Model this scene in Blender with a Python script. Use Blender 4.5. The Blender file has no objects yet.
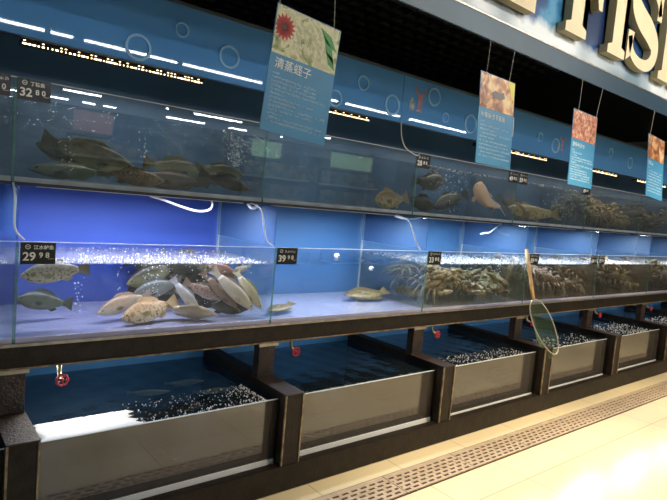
import bpy, bmesh, math, random
from mathutils import Vector, Matrix
random.seed(11)
sc = bpy.context.scene
COL = sc.collection
PI = math.pi

# ------------------------------------------------------------------ camera
cam_d = bpy.data.cameras.new('camera'); cam = bpy.data.objects.new('camera', cam_d); COL.objects.link(cam)
cr, cu, cf = Vector((0.7761, -0.6243, 0.0884)), Vector((-0.017, 0.1195, 0.9927)), Vector((0.6303, 0.772, -0.0822))
cam.matrix_world = Matrix(((cr.x, cu.x, -cf.x, 0), (cr.y, cu.y, -cf.y, -2.1568), (cr.z, cu.z, -cf.z, 1.4587), (0, 0, 0, 1)))
cam_d.sensor_width = 36; cam_d.lens = 36 * 550.72 / 667
cam_d.clip_start = .05; cam_d.clip_end = 100
sc.camera = cam
# ------------------------------------------------------------------ world, exposure, lights
w = bpy.data.worlds.new('World'); sc.world = w; w.use_nodes = True
w.node_tree.nodes['Background'].inputs[0].default_value = (.75, .85, 1, 1)
w.node_tree.nodes['Background'].inputs[1].default_value = .05
sc.view_settings.view_transform = 'Standard'; sc.view_settings.look = 'None'
sc.view_settings.exposure = 0.25; sc.view_settings.gamma = 1
sc.view_settings.use_curve_mapping = False
sc.cycles.transparent_max_bounces = 48; sc.cycles.max_bounces = 8
sc.cycles.diffuse_bounces = 3; sc.cycles.glossy_bounces = 4
sc.cycles.caustics_reflective = False; sc.cycles.caustics_refractive = False
sc.cycles.use_denoising = True
sc.cycles.sample_clamp_indirect = 6

def area(name, loc, target, sx, sy, power, color=(1, 1, 1)):
    l = bpy.data.lights.new(name, 'AREA'); l.shape = 'RECTANGLE'; l.size = sx; l.size_y = sy
    l.energy = power; l.color = color
    o = bpy.data.objects.new(name, l); COL.objects.link(o); o.location = loc
    d = Vector(target) - Vector(loc)
    o.rotation_euler = d.to_track_quat('-Z', 'Y').to_euler(); return o
def spot(name, loc, target, power, angle, blend=.6, color=(1, .80, .52), r=.06):
    l = bpy.data.lights.new(name, 'SPOT'); l.energy = power; l.spot_size = math.radians(angle); l.spot_blend = blend
    l.color = color; l.shadow_soft_size = r
    o = bpy.data.objects.new(name, l); COL.objects.link(o); o.location = loc
    o.rotation_euler = (Vector(target) - Vector(loc)).to_track_quat('-Z', 'Y').to_euler(); return o
# warm downlights over the aisle
for x, p in ((1.95, 150), (3.1, 370), (4.5, 280), (6.0, 260), (7.7, 260)):
    spot('aisle_downlight', (x, -1.35, 3.1), (x + .1, -.55, 0), p, 58, .9)
# lamps washing the sign board from the market side
area('sign_wash', (4.2, -2.0, 3.15), (4.4, -.4, 2.65), 3.5, .25, 36, (1, .95, .85))
# lamps under the upper shelf, over each middle tank; lamps over each upper tank
X0, W = .3977, 1.2
MIDC = {-1: (.6, .8, 1), 0: (.80, .80, 1), 1: (.80, .86, 1), 2: (.76, .88, 1), 3: (.76, .87, 1), 4: (.9, .9, .95), 5: (.9, .9, .9), 6: (.9, .9, .9)}
MIDP = {-1: 8, 0: 15, 1: 13, 2: 14, 3: 13, 4: 12, 5: 7, 6: 5}
for k in range(-1, 7):
    xc = X0 + (k + .5) * W
    area('shelf_lamp_light', (xc, .455, 1.417), (xc, .42, .8), .95, .04, MIDP[k], MIDC[k])
    area('canopy_lamp_light', (xc, .62, 1.965), (xc, .62, 1.4), .9, .03, 2.6, (1, .88, .7))

for k in range(-1, 7):  # unseen lights added under the beam to brighten the dim floor tanks
    area('added_beam_light', (X0 + (k + .5) * W, .375, .702), (X0 + (k + .55) * W, .96, .50), .5, .03, 1.1, (.85, .93, 1))
# extra light added out of sight behind the shelf beam, to whiten the foam
area('added_beam_light', (.66, .36, .675), (.66, .20, .44), .34, .03, 2.2, (1, .98, .92))

# ------------------------------------------------------------------ materials
def nt(name):
    m = bpy.data.materials.new(name); m.use_nodes = True
    t = m.node_tree; t.nodes.clear()
    out = t.nodes.new('ShaderNodeOutputMaterial')
    return m, t, out
def N(t, typ, **kw):
    n = t.nodes.new(typ)
    for a, b in kw.items(): setattr(n, a, b)
    return n
def pbr(name, col, rough=.5, metal=0, spec=.5, noise=0, nscale=8, col2=None, bump=0, bscale=40, coat=0, coord='Object', stretch=None, emis=0, ecol=None):
    m, t, out = nt(name)
    b = N(t, 'ShaderNodeBsdfPrincipled'); t.links.new(b.outputs[0], out.inputs[0])
    b.inputs['Base Color'].default_value = (*col, 1); b.inputs['Roughness'].default_value = rough
    b.inputs['Metallic'].default_value = metal; b.inputs['Specular IOR Level'].default_value = spec
    b.inputs['Coat Weight'].default_value = coat; b.inputs['Coat Roughness'].default_value = .05
    tc = N(t, 'ShaderNodeTexCoord'); mp = N(t, 'ShaderNodeMapping'); t.links.new(tc.outputs[coord], mp.inputs[0])
    if stretch: mp.inputs['Scale'].default_value = stretch
    if noise or col2:
        nz = N(t, 'ShaderNodeTexNoise'); nz.inputs['Scale'].default_value = nscale; nz.inputs['Detail'].default_value = 6
        t.links.new(mp.outputs[0], nz.inputs[0])
        r = N(t, 'ShaderNodeValToRGB'); t.links.new(nz.outputs[0], r.inputs[0])
        c2 = col2 or tuple(c * (1 - noise) for c in col)
        r.color_ramp.elements[0].position = .38; r.color_ramp.elements[1].position = .64
        r.color_ramp.elements[0].color = (*c2, 1); r.color_ramp.elements[1].color = (*col, 1)
        t.links.new(r.outputs[0], b.inputs['Base Color'])
    if bump:
        n2 = N(t, 'ShaderNodeTexNoise'); n2.inputs['Scale'].default_value = bscale; n2.inputs['Detail'].default_value = 4
        t.links.new(mp.outputs[0], n2.inputs[0])
        bp = N(t, 'ShaderNodeBump'); bp.inputs['Strength'].default_value = bump; bp.inputs['Distance'].default_value = .01
        t.links.new(n2.outputs[0], bp.inputs['Height']); t.links.new(bp.outputs[0], b.inputs['Normal'])
    if emis:
        b.inputs['Emission Color'].default_value = (*(ecol or col), 1); b.inputs['Emission Strength'].default_value = emis
    return m
def glassy(name, tint=(1, 1, 1), f0=.05, murk=None, murk_amt=0, bump=0, rough=0.0, bscale=18, refl=(1, 1, 1), dirt=0):
    """clear pane or water face: see-through colour, Schlick reflection, optional cloudy share"""
    m, t, out = nt(name)
    tr = N(t, 'ShaderNodeBsdfTransparent'); tr.inputs[0].default_value = (*tint, 1)
    gl = N(t, 'ShaderNodeBsdfAnisotropic') if False else N(t, 'ShaderNodeBsdfGlossy')
    gl.inputs['Color'].default_value = (*refl, 1); gl.inputs['Roughness'].default_value = rough
    lw = N(t, 'ShaderNodeLayerWeight'); lw.inputs[0].default_value = .5
    p = N(t, 'ShaderNodeMath', operation='POWER'); p.inputs[1].default_value = 5; t.links.new(lw.outputs['Facing'], p.inputs[0])
    ma = N(t, 'ShaderNodeMath', operation='MULTIPLY_ADD'); ma.inputs[1].default_value = 1 - f0; ma.inputs[2].default_value = f0
    t.links.new(p.outputs[0], ma.inputs[0])
    base = tr
    if murk or dirt:
        df = N(t, 'ShaderNodeBsdfDiffuse'); df.inputs[0].default_value = (*(murk or (.6, .62, .6)), 1)
        mx = N(t, 'ShaderNodeMixShader'); mx.inputs[0].default_value = murk_amt
        t.links.new(tr.outputs[0], mx.inputs[1]); t.links.new(df.outputs[0], mx.inputs[2]); base = mx
        tc = N(t, 'ShaderNodeTexCoord')
        if dirt:
            nz = N(t, 'ShaderNodeTexNoise'); nz.inputs['Scale'].default_value = 9; nz.inputs['Detail'].default_value = 8; nz.inputs['Roughness'].default_value = .7
            t.links.new(tc.outputs['Object'], nz.inputs[0])
            mr = N(t, 'ShaderNodeMapRange'); mr.inputs[1].default_value = .5; mr.inputs[2].default_value = .75; mr.inputs[3].default_value = murk_amt; mr.inputs[4].default_value = murk_amt + dirt
            t.links.new(nz.outputs[0], mr.inputs[0]); t.links.new(mr.outputs[0], mx.inputs[0])
    ms = N(t, 'ShaderNodeMixShader'); t.links.new(ma.outputs[0], ms.inputs[0])
    t.links.new(base.outputs[0], ms.inputs[1]); t.links.new(gl.outputs[0], ms.inputs[2])
    if bump:
        tc = N(t, 'ShaderNodeTexCoord'); nz = N(t, 'ShaderNodeTexNoise'); nz.inputs['Scale'].default_value = bscale
        t.links.new(tc.outputs['Object'], nz.inputs[0])
        bp = N(t, 'ShaderNodeBump'); bp.inputs['Strength'].default_value = bump; bp.inputs['Distance'].default_value = .01
        t.links.new(nz.outputs[0], bp.inputs['Height']); t.links.new(bp.outputs[0], gl.inputs['Normal']); t.links.new(bp.outputs[0], lw.inputs['Normal'])
    t.links.new(ms.outputs[0], out.inputs[0]); return m
M = {}
M['glass'] = glassy('clear_glass', (.965, .975, .98), .045, dirt=.05)
M['glass_up'] = glassy('upper_glass', (.965, .975, .98), .055, murk_amt=.015, murk=(.5, .55, .55), dirt=.05)
M['glass_low'] = glassy('lower_glass', (.82, .9, .92), .09, dirt=.03)
M['glass_clouded'] = glassy('clouded_lower_glass', (.8, .82, .82), .085, murk=(.10, .085, .07), murk_amt=.5, dirt=.08)
M['glass_edge'] = glassy('green_edge_glass', (.55, .8, .76), .05, murk=(.3, .5, .48), murk_amt=.25)
M['divider'] = glassy('bluish_divider', (.6, .75, .92), .05, murk=(.2, .3, .42), murk_amt=.2)
M['water_mid'] = glassy('clear_water', (.93, .96, .97), .03, bump=.35)
M['water_murky'] = glassy('murky_water', (.86, .88, .83), .03, murk=(.25, .27, .22), murk_amt=.08, bump=.35)
M['water_film'] = glassy('froth_and_sheen_water_surface', (.92, .94, .96), .06, murk=(.42, .42, .46), murk_amt=.4, bump=.6, bscale=30)  # thin froth, with the mirrored grey of the surface put into its colour
M['water_brown'] = glassy('brown_water', (.82, .78, .68), .03, murk=(.17, .14, .09), murk_amt=.2, bump=.35)
M['water_up'] = glassy('upper_water', (.86, .90, .93), .03, murk=(.24, .31, .38), murk_amt=.04, bump=.3)
M['water_low'] = glassy('dark_water', (.7, .78, .82), .04, murk=(.04, .06, .08), murk_amt=.2, bump=.25)
M['steel'] = pbr('rusty_dark_steel', (.020, .013, .008), .5, 0, .3, noise=.6, nscale=14, bump=.3, bscale=60)
M['steel_dust'] = pbr('dusty_dark_steel', (.045, .024, .016), .5, 0, .5, col2=(.015, .009, .007), nscale=30, bump=.6, bscale=90)
M['trimstrip'] = pbr('worn_tan_edge', (.34, .25, .15), .5, .3, .5, noise=.6, nscale=25)
M['alu'] = pbr('aluminium_edge', (.5, .45, .38), .35, .9, .5, noise=.3, nscale=20)
M['black'] = pbr('black_paint', (.008, .008, .009), .5)
M['ceil'] = pbr('black_ceiling', (.004, .004, .005), .9)
M['grid'] = pbr('grey_ceiling_grid', (.07, .07, .07), .6)
M['fascia'] = pbr('glossy_blue_laminate', (.13, .39, .86), .018, 0, .55, noise=.12, nscale=1.2)
M['fascia_cap'] = pbr('grey_blue_cap', (.16, .2, .23), .35, .5)
M['ring'] = pbr('light_blue_ring', (.28, .58, .88), .35)
M['back_mid'] = pbr('blue_back_wall', (.06, .19, .42), .6, noise=.15, nscale=1.5)
M['back_mid0'] = pbr('deep_blue_back_wall', (.04, .105, .48), .6, noise=.15, nscale=1.5)
M['back_up'] = pbr('slate_blue_back_wall', (.08, .18, .33), .55, noise=.2, nscale=2)
M['back_low'] = pbr('dark_blue_back_wall', (.07, .27, .55), .6, noise=.3, nscale=3)
M['white_base'] = pbr('white_tank_base', (.48, .45, .58), .35, noise=.1, nscale=6)
M['grey_base'] = pbr('grey_tank_base', (.42, .47, .5), .5, noise=.3)
M['dark_base'] = pbr('dark_tank_base', (.06, .16, .28), .5, noise=.4)
M['foam'] = pbr('white_foam', (.94, .95, .96), .5, spec=.3, bump=.4)
M['froth'] = pbr('grey_froth', (.42, .45, .46), .5)
M['bubble'] = pbr('silvery_bubbles', (.75, .82, .88), .12, spec=.9)
M['led'] = pbr('warm_led', (1, .8, .5), .5, emis=5, ecol=(1, .72, .38))
M['tube'] = pbr('cool_lamp_tube', (1, 1, 1), .5, emis=38, ecol=(.93, .97, 1))
M['white_plastic'] = pbr('white_plastic', (.8, .82, .82), .35)
M['clear_hose'] = pbr('milky_hose', (.62, .66, .66), .3)
M['tag_black'] = pbr('black_tag_card', (.012, .011, .01), .35)
M['tag_white'] = pbr('white_ink', (.85, .85, .8), .5)
M['tag_red'] = pbr('faded_pink_ink', (.6, .4, .38), .5)
M['sign_blue'] = pbr('blue_poster', (.055, .27, .50), .35, noise=.12, nscale=3)
M['sign_ink'] = pbr('pale_blue_ink', (.78, .9, .95), .5)
M['red_valve'] = pbr('red_valve_plastic', (.42, .02, .035), .4)
M['brass'] = pbr('dull_brass', (.5, .42, .26), .4, .8)
M['wood'] = pbr('bamboo_handle', (.62, .38, .16), .45, noise=.4, nscale=10, stretch=(6, 6, 1))
M['wire'] = pbr('bare_wire_hoop', (.55, .48, .36), .35, .7)
M['net_green'] = pbr('green_net_cord', (.16, .26, .15), .7)
M['grate'] = pbr('tan_steel_grate', (.68, .52, .36), .35, .25, noise=.2, nscale=12)
M['drain'] = pbr('dark_drain_channel', (.04, .025, .015), .9)
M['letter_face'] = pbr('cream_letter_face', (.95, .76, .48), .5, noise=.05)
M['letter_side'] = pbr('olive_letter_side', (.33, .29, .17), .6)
M['strip_metal'] = pbr('blue_grey_metal_band', (.035, .08, .125), .4, .1, noise=.3, nscale=1.5)
M['string'] = pbr('pale_string', (.45, .42, .36), .6)
M['pink_decal'] = pbr('faded_pink_print', (.55, .32, .33), .4, col2=(.4, .22, .3), nscale=30)
M['pale_decal'] = pbr('faded_pale_print', (.55, .56, .5), .4, col2=(.2, .33, .45), nscale=30)

# floor tiles
def floor_mat():
    m, t, out = nt('cream_glossy_tiles')
    b = N(t, 'ShaderNodeBsdfPrincipled'); t.links.new(b.outputs[0], out.inputs[0])
    tc = N(t, 'ShaderNodeTexCoord'); br = N(t, 'ShaderNodeTexBrick'); t.links.new(tc.outputs['Object'], br.inputs[0])
    br.offset = 0; br.squash = 1
    br.inputs['Scale'].default_value = 1; br.inputs['Brick Width'].default_value = .575; br.inputs['Row Height'].default_value = .575
    br.inputs['Mortar Size'].default_value = .003; br.inputs['Mortar Smooth'].default_value = .3
    br.inputs['Color1'].default_value = (.78, .67, .44, 1); br.inputs['Color2'].default_value = (.74, .63, .41, 1); br.inputs['Mortar'].default_value = (.42, .34, .23, 1)
    t.links.new(br.outputs[0], b.inputs['Base Color'])
    b.inputs['Roughness'].default_value = .16; b.inputs['Specular IOR Level'].default_value = .5
    return m
M['floor'] = floor_mat()
def board_mat():
    m, t, out = nt('sea_and_sky_print')
    b = N(t, 'ShaderNodeBsdfPrincipled'); t.links.new(b.outputs[0], out.inputs[0]); b.inputs['Roughness'].default_value = .3
    tc = N(t, 'ShaderNodeTexCoord'); sx = N(t, 'ShaderNodeSeparateXYZ'); t.links.new(tc.outputs['Object'], sx.inputs[0])
    nz = N(t, 'ShaderNodeTexNoise'); nz.inputs['Scale'].default_value = 2.6; nz.inputs['Detail'].default_value = 7; t.links.new(tc.outputs['Object'], nz.inputs[0])
    r = N(t, 'ShaderNodeValToRGB'); t.links.new(nz.outputs[0], r.inputs[0]); e = r.color_ramp.elements
    e[0].position = .45; e[0].color = (.012, .035, .11, 1); e[1].position = .76; e[1].color = (.28, .34, .42, 1)
    x = e.new(.56); x.color = (.02, .09, .26, 1); x = e.new(.63); x.color = (.07, .32, .55, 1)
    # white surf printed along the bottom
    n2 = N(t, 'ShaderNodeTexNoise'); n2.inputs['Scale'].default_value = 9; n2.inputs['Detail'].default_value = 6; t.links.new(tc.outputs['Object'], n2.inputs[0])
    a = N(t, 'ShaderNodeMath', operation='MULTIPLY_ADD'); a.inputs[1].default_value = .12; t.links.new(n2.outputs[0], a.inputs[0]); t.links.new(sx.outputs['Z'], a.inputs[2])
    mr = N(t, 'ShaderNodeMapRange'); mr.inputs[1].default_value = 2.575; mr.inputs[2].default_value = 2.625; mr.inputs[3].default_value = 1; mr.inputs[4].default_value = 0
    t.links.new(a.outputs[0], mr.inputs[0])
    mx = N(t, 'ShaderNodeMix', data_type='RGBA'); t.links.new(mr.outputs[0], mx.inputs[0]); t.links.new(r.outputs[0], mx.inputs[6]); n3 = N(t, 'ShaderNodeTexNoise'); n3.inputs['Scale'].default_value = 1.3; t.links.new(tc.outputs['Object'], n3.inputs[0])
    r3 = N(t, 'ShaderNodeValToRGB'); t.links.new(n3.outputs[0], r3.inputs[0]); r3.color_ramp.elements[0].position = .42; r3.color_ramp.elements[1].position = .56
    r3.color_ramp.elements[0].color = (.22, .32, .40, 1); r3.color_ramp.elements[1].color = (.9, .94, .97, 1); t.links.new(r3.outputs[0], mx.inputs[7])
    t.links.new(mx.outputs[2], b.inputs['Base Color']); return m
M['board'] = board_mat()
def photo_mat(name, stops, scale=14, dist=1.2):
    m, t, out = nt(name)
    b = N(t, 'ShaderNodeBsdfPrincipled'); t.links.new(b.outputs[0], out.inputs[0]); b.inputs['Roughness'].default_value = .35
    tc = N(t, 'ShaderNodeTexCoord'); nz = N(t, 'ShaderNodeTexNoise'); nz.inputs['Scale'].default_value = scale; nz.inputs['Detail'].default_value = 3; nz.inputs['Distortion'].default_value = dist
    t.links.new(tc.outputs['Object'], nz.inputs[0]); r = N(t, 'ShaderNodeValToRGB'); t.links.new(nz.outputs[0], r.inputs[0]); e = r.color_ramp.elements
    e[0].position = stops[0][0]; e[0].color = (*stops[0][1], 1); e[1].position = stops[-1][0]; e[1].color = (*stops[-1][1], 1)
    for p, c in stops[1:-1]: q = e.new(p); q.color = (*c, 1)
    t.links.new(r.outputs[0], b.inputs['Base Color']); return m
def fish_mat(name, back, belly, spot=None, sscale=14):
    m, t, out = nt(name)
    b = N(t, 'ShaderNodeBsdfPrincipled'); t.links.new(b.outputs[0], out.inputs[0]); b.inputs['Roughness'].default_value = .32; b.inputs['Specular IOR Level'].default_value = .6
    tc = N(t, 'ShaderNodeTexCoord'); sx = N(t, 'ShaderNodeSeparateXYZ'); t.links.new(tc.outputs['Object'], sx.inputs[0])
    r = N(t, 'ShaderNodeMapRange'); r.inputs[1].default_value = -.09; r.inputs[2].default_value = .10
    nz = N(t, 'ShaderNodeTexNoise'); nz.inputs['Scale'].default_value = sscale; nz.inputs['Detail'].default_value = 4; t.links.new(tc.outputs['Object'], nz.inputs[0])
    ad = N(t, 'ShaderNodeMath', operation='MULTIPLY_ADD'); ad.inputs[1].default_value = .10; t.links.new(nz.outputs[0], ad.inputs[0]); t.links.new(sx.outputs['Z'], ad.inputs[2])
    sb = N(t, 'ShaderNodeMath', operation='SUBTRACT'); sb.inputs[1].default_value = .05; t.links.new(ad.outputs[0], sb.inputs[0]); t.links.new(sb.outputs[0], r.inputs[0])
    mx = N(t, 'ShaderNodeMix', data_type='RGBA'); t.links.new(r.outputs[0], mx.inputs[0]); mx.inputs[6].default_value = (*belly, 1); mx.inputs[7].default_value = (*back, 1)
    last = mx.outputs[2]
    if spot:
        v = N(t, 'ShaderNodeTexNoise'); v.inputs['Scale'].default_value = 26; v.inputs['Detail'].default_value = 2; t.links.new(tc.outputs['Object'], v.inputs[0])
        rr = N(t, 'ShaderNodeMapRange'); rr.inputs[1].default_value = .5; rr.inputs[2].default_value = .62; t.links.new(v.outputs[0], rr.inputs[0])
        m2 = N(t, 'ShaderNodeMix', data_type='RGBA'); t.links.new(rr.outputs[0], m2.inputs[0]); t.links.new(last, m2.inputs[6]); m2.inputs[7].default_value = (*spot, 1); last = m2.outputs[2]
    t.links.new(last, b.inputs['Base Color'])
    wv = N(t, 'ShaderNodeTexVoronoi'); wv.inputs['Scale'].default_value = 55; t.links.new(tc.outputs['Object'], wv.inputs[0])
    bp = N(t, 'ShaderNodeBump'); bp.inputs['Strength'].default_value = .25; bp.inputs['Distance'].default_value = .004; t.links.new(wv.outputs[0], bp.inputs['Height']); t.links.new(bp.outputs[0], b.inputs['Normal'])
    return m

# ------------------------------------------------------------------ mesh helpers
def link(name, bm, mat, parent=None, smooth=False, loc=None):
    me = bpy.data.meshes.new(name); bm.to_mesh(me); bm.free()
    if smooth:
        for p in me.polygons: p.use_smooth = True
    o = bpy.data.objects.new(name, me); COL.objects.link(o)
    if isinstance(mat, (list, tuple)):
        for m in mat: me.materials.append(m)
    else: me.materials.append(mat)
    if parent: o.parent = parent
    if loc: o.location = loc
    return o
def box(bm, x0, x1, y0, y1, z0, z1, bevel=0, mi=0):
    vs = [bm.verts.new((x, y, z)) for x in (x0, x1) for y in (y0, y1) for z in (z0, z1)]
    fs = []
    for q in ((0, 1, 3, 2), (4, 6, 7, 5), (0, 4, 5, 1), (2, 3, 7, 6), (0, 2, 6, 4), (1, 5, 7, 3)):
        f = bm.faces.new([vs[i] for i in q]); f.material_index = mi; fs.append(f)
    if bevel:
        es = list({e for f in fs for e in f.edges})
        bmesh.ops.bevel(bm, geom=es, offset=bevel, segments=2, affect='EDGES', profile=.7)
def boxo(name, d, mat, parent=None, bevel=0):
    bm = bmesh.new(); box(bm, *d, bevel=bevel); return link(name, bm, mat, parent)
def tube(bm, pts, r, seg=8, closed=False, caps=True):
    pts = [Vector(p) for p in pts]; n = len(pts); rings = []
    up = None
    for i, p in enumerate(pts):
        a = pts[(i - 1) % n] if (closed or i > 0) else p; b = pts[(i + 1) % n] if (closed or i < n - 1) else p
        t = (b - a).normalized()
        if up is None: up = t.orthogonal().normalized()
        up = (up - t * up.dot(t)).normalized(); s = t.cross(up)
        rr = r[i] if isinstance(r, (list, tuple)) else r
        rings.append([bm.verts.new(p + (up * math.cos(2 * PI * j / seg) + s * math.sin(2 * PI * j / seg)) * rr) for j in range(seg)])
    for i in range(n if closed else n - 1):
        A, B = rings[i], rings[(i + 1) % n]
        for j in range(seg): bm.faces.new((A[j], A[(j + 1) % seg], B[(j + 1) % seg], B[j]))
    if not closed and caps: bm.faces.new(rings[0][::-1]); bm.faces.new(rings[-1])
def smooth_pts(P, n=6):
    P = [Vector(p) for p in P]; out = []
    for i in range(len(P) - 1):
        a = P[max(i - 1, 0)]; b = P[i]; c = P[i + 1]; d = P[min(i + 2, len(P) - 1)]
        for k in range(n):
            t = k / n; out.append(.5 * ((2 * b) + (c - a) * t + (2 * a - 5 * b + 4 * c - d) * t * t + (3 * b - a - 3 * c + d) * t ** 3))
    out.append(P[-1]); return out
def ball(bm, c, r, sub=1, scale=(1, 1, 1)):
    g = bmesh.ops.create_icosphere(bm, subdivisions=sub, radius=r)
    for v in g['verts']: v.co = Vector((v.co.x * scale[0], v.co.y * scale[1], v.co.z * scale[2])) + Vector(c)
def prism(bm, pts, y0, y1, holes=None, mi=(0, 0)):
    """outline in x,z pushed from y0 (front) to y1 (back)"""
    A = [bm.verts.new((x, y0, z)) for x, z in pts]; B = [bm.verts.new((x, y1, z)) for x, z in pts]
    f = bm.faces.new(A); f.material_index = mi[0]; g = bm.faces.new(B[::-1]); g.material_index = mi[1]
    n = len(pts)
    for i in range(n):
        q = bm.faces.new((A[(i + 1) % n], A[i], B[i], B[(i + 1) % n])); q.material_index = mi[1]
    bmesh.ops.triangulate(bm, faces=[f, g])
def empty(name, loc, label=None, cat=None, group=None, rot=(0, 0, 0)):
    o = bpy.data.objects.new(name, None); COL.objects.link(o); o.location = loc; o.rotation_euler = rot
    o.empty_display_size = .05
    return tag(o, label, cat, group) if label else o
def tag(o, label, cat, group=None, kind=None):
    o['label'] = label; o['category'] = cat
    if group: o['group'] = group
    if kind: o['kind'] = kind
    return o
def struct(o): o['kind'] = 'structure'; return o
import numpy as np
PV = {}
def proto_pts(o):
    key = tuple(sorted(c.data.name for c in children_of(o)))
    if key not in PV:
        A = []
        for c in children_of(o):
            a = np.empty(len(c.data.vertices) * 3); c.data.vertices.foreach_get('co', a); A.append(a.reshape(-1, 3))
        PV[key] = np.vstack(A)
    return PV[key]
def keep_inside(o):
    """nudge a fish or crab so that all of it lies within the tank it is in"""
    x, y, z = o.location
    k = math.floor((x - X0) / W)
    if z > 1.4: by, bz, mx = (.463, .94), (1.460, 1.84), .010
    elif z > .79: by, bz, mx = (.289, .94), (.820, 1.19), .010
    else: by, bz, mx = (.114, .94), (.097, .439), .056
    m = Matrix.LocRotScale(o.location, o.rotation_euler, o.scale)
    R3 = np.array(m.to_3x3()); P = proto_pts(o) @ R3.T + np.array(o.location)
    lo, hi = P.min(0), P.max(0)
    for i, (a, b) in enumerate(((X0 + k * W + mx, X0 + (k + 1) * W - mx), by, bz)):
        if hi[i] - lo[i] > b - a: o.location[i] += (a + b) / 2 - (lo[i] + hi[i]) / 2
        elif lo[i] < a: o.location[i] += a - lo[i]
        elif hi[i] > b: o.location[i] += b - hi[i]
def children_of(o): return [c for c in COL.objects if c.parent is o]
def copy_tree(o, parent=None, kids=None):
    c = o.copy(); COL.objects.link(c)
    if parent: c.parent = parent
    for ch in children_of(o): copy_tree(ch, c)
    return c
def text(body, size, mat, parent, loc, rot=(PI / 2, 0, 0), bold=0, name='printed_text', sx=1, extrude=.0004):
    cu_ = bpy.data.curves.new('t', 'FONT'); cu_.body = body; cu_.size = size; cu_.offset = bold; cu_.extrude = extrude
    cu_.resolution_u = 3
    tmp = bpy.data.objects.new('t', cu_); COL.objects.link(tmp)
    dg = bpy.context.evaluated_depsgraph_get(); me = bpy.data.meshes.new_from_object(tmp.evaluated_get(dg))
    bpy.data.objects.remove(tmp); bpy.data.curves.remove(cu_)
    me.materials.clear(); me.materials.append(mat); me.name = name
    o = bpy.data.objects.new(name, me); COL.objects.link(o); o.parent = parent; o.location = loc; o.rotation_euler = rot; o.scale = (sx, 1, 1)
    return o

# ------------------------------------------------------------------ room shell
struct(boxo('floor', (-6, 14, -12.5, 5.2, -.06, -.001), M['floor']))
bm = bmesh.new(); box(bm, -6, 14, -12.5, 5.2, 3.6, 3.7); struct(link('ceiling', bm, M['ceil']))
bm = bmesh.new()                                     # open grid hung below the black void
for i in range(34): box(bm, .3 + i * .15, .315 + i * .15, .9, 4.8, 3.0, 3.03)
for i in range(26): box(bm, .3, 5.3, .95 + i * .15, .965 + i * .15, 3.0, 3.03)
struct(link('trim_1', bm, M['grid']))
struct(boxo('wall_back', (-6, 14, 5.0, 5.1, 0, 3.6), M['ceil']))
struct(boxo('wall_front', (-6, 14, -12.5, -12.4, 0, 3.6), pbr('far_market_wall', (.25, .32, .3), .6, col2=(.07, .09, .1), nscale=1.2, stretch=(1, 1, 3))))
struct(boxo('wall_left', (-6.1, -6, -12.5, 5.1, 0, 3.6), pbr('grey_wall', (.22, .25, .27), .7)))
struct(boxo('wall_right', (14, 14.1, -12.5, 5.1, 0, 3.6), pbr('grey_wall_b', (.2, .2, .2), .7)))
# drain channel under the grates
struct(boxo('trim_2', (-2.2, 10, -.345, -.135, -.004, .0006), M['drain']))
# rows of ceiling tube lamps over the market (they mirror in the glass and the canopy)
RUNS = []
for y, segs in ((-4.42, [(-1.6, -.2), (-.1, .82), (.93, 1.41), (1.48, 1.72), (1.86, 3.05), (3.15, 4.4), (4.55, 5.9), (6.1, 7.4), (7.7, 9.4), (9.8, 11)]),
                (-7.6, [(-.5, .6), (1.4, 2.6), (3.4, 3.95), (4.4, 5.6), (6.2, 7.3), (8, 9)]),
                (-8.75, [(.5, 1.6), (2.6, 3.3), (4.35, 4.7), (5.3, 6.5), (7, 7.5), (8.2, 9.2)]),
                (-10.1, [(.2, 1.2), (1.9, 3.0), (3.3, 3.55), (3.75, 4.75), (5.2, 6.2), (6.9, 7.4), (8.5, 9.8)])):
    for a, b in segs: RUNS.append((y, a, b))
for i, (y, a, b) in enumerate(RUNS):
    e = empty('tube_lamp', ((a + b) / 2, y, 3.2), 'white tube lamp hung from the market ceiling behind the viewer', 'lamp', 'tube lamps of the market ceiling')
    h = (b - a) / 2
    boxo('housing', (-h, h, -.05, .05, .012, .06), M['white_plastic'], e)
    boxo('lamp_tube', (-h, h, -.022, .022, -.01, .011), M['tube'], e)

# lit shelves across the aisle (they mirror in the upper glass)
def market_shelf(x, hm, label):
    e = empty('market_shelf', (x, -7.0, 0), label, 'shelf')
    boxo('back_board', (0, 1.5, -.5, -.46, 0, 2.3), M['steel'], e)
    for z in (.1, .55, 1.0, 1.45, 1.9):
        boxo('shelf_board', (0, 1.5, -.455, 0, z, z + .03), M['white_plastic'], e)
        boxo('packed_goods', (.03, 1.47, -.40, -.06, z + .031, z + .33), M['goods'], e)
    boxo('header_panel', (0, 1.5, -.06, 0, 2.32, 2.66), hm, e)
M['goods'] = pbr('assorted_goods', (.5, .45, .3), .5, col2=(.08, .15, .12), nscale=7)
hg = pbr('green_lit_header', (.3, .5, .3), .4, emis=.9, ecol=(.45, .75, .45)); hp = pbr('pink_lit_header', (.5, .3, .3), .4, emis=.5, ecol=(.7, .4, .4))
market_shelf(5.85, hg, 'stocked market shelf under a short green header behind the viewer')
market_shelf(7.95, hg, 'stocked market shelf under a green header, farther along behind the viewer')
market_shelf(2.4, hp, 'stocked market shelf under a pink header behind the viewer')

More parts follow.
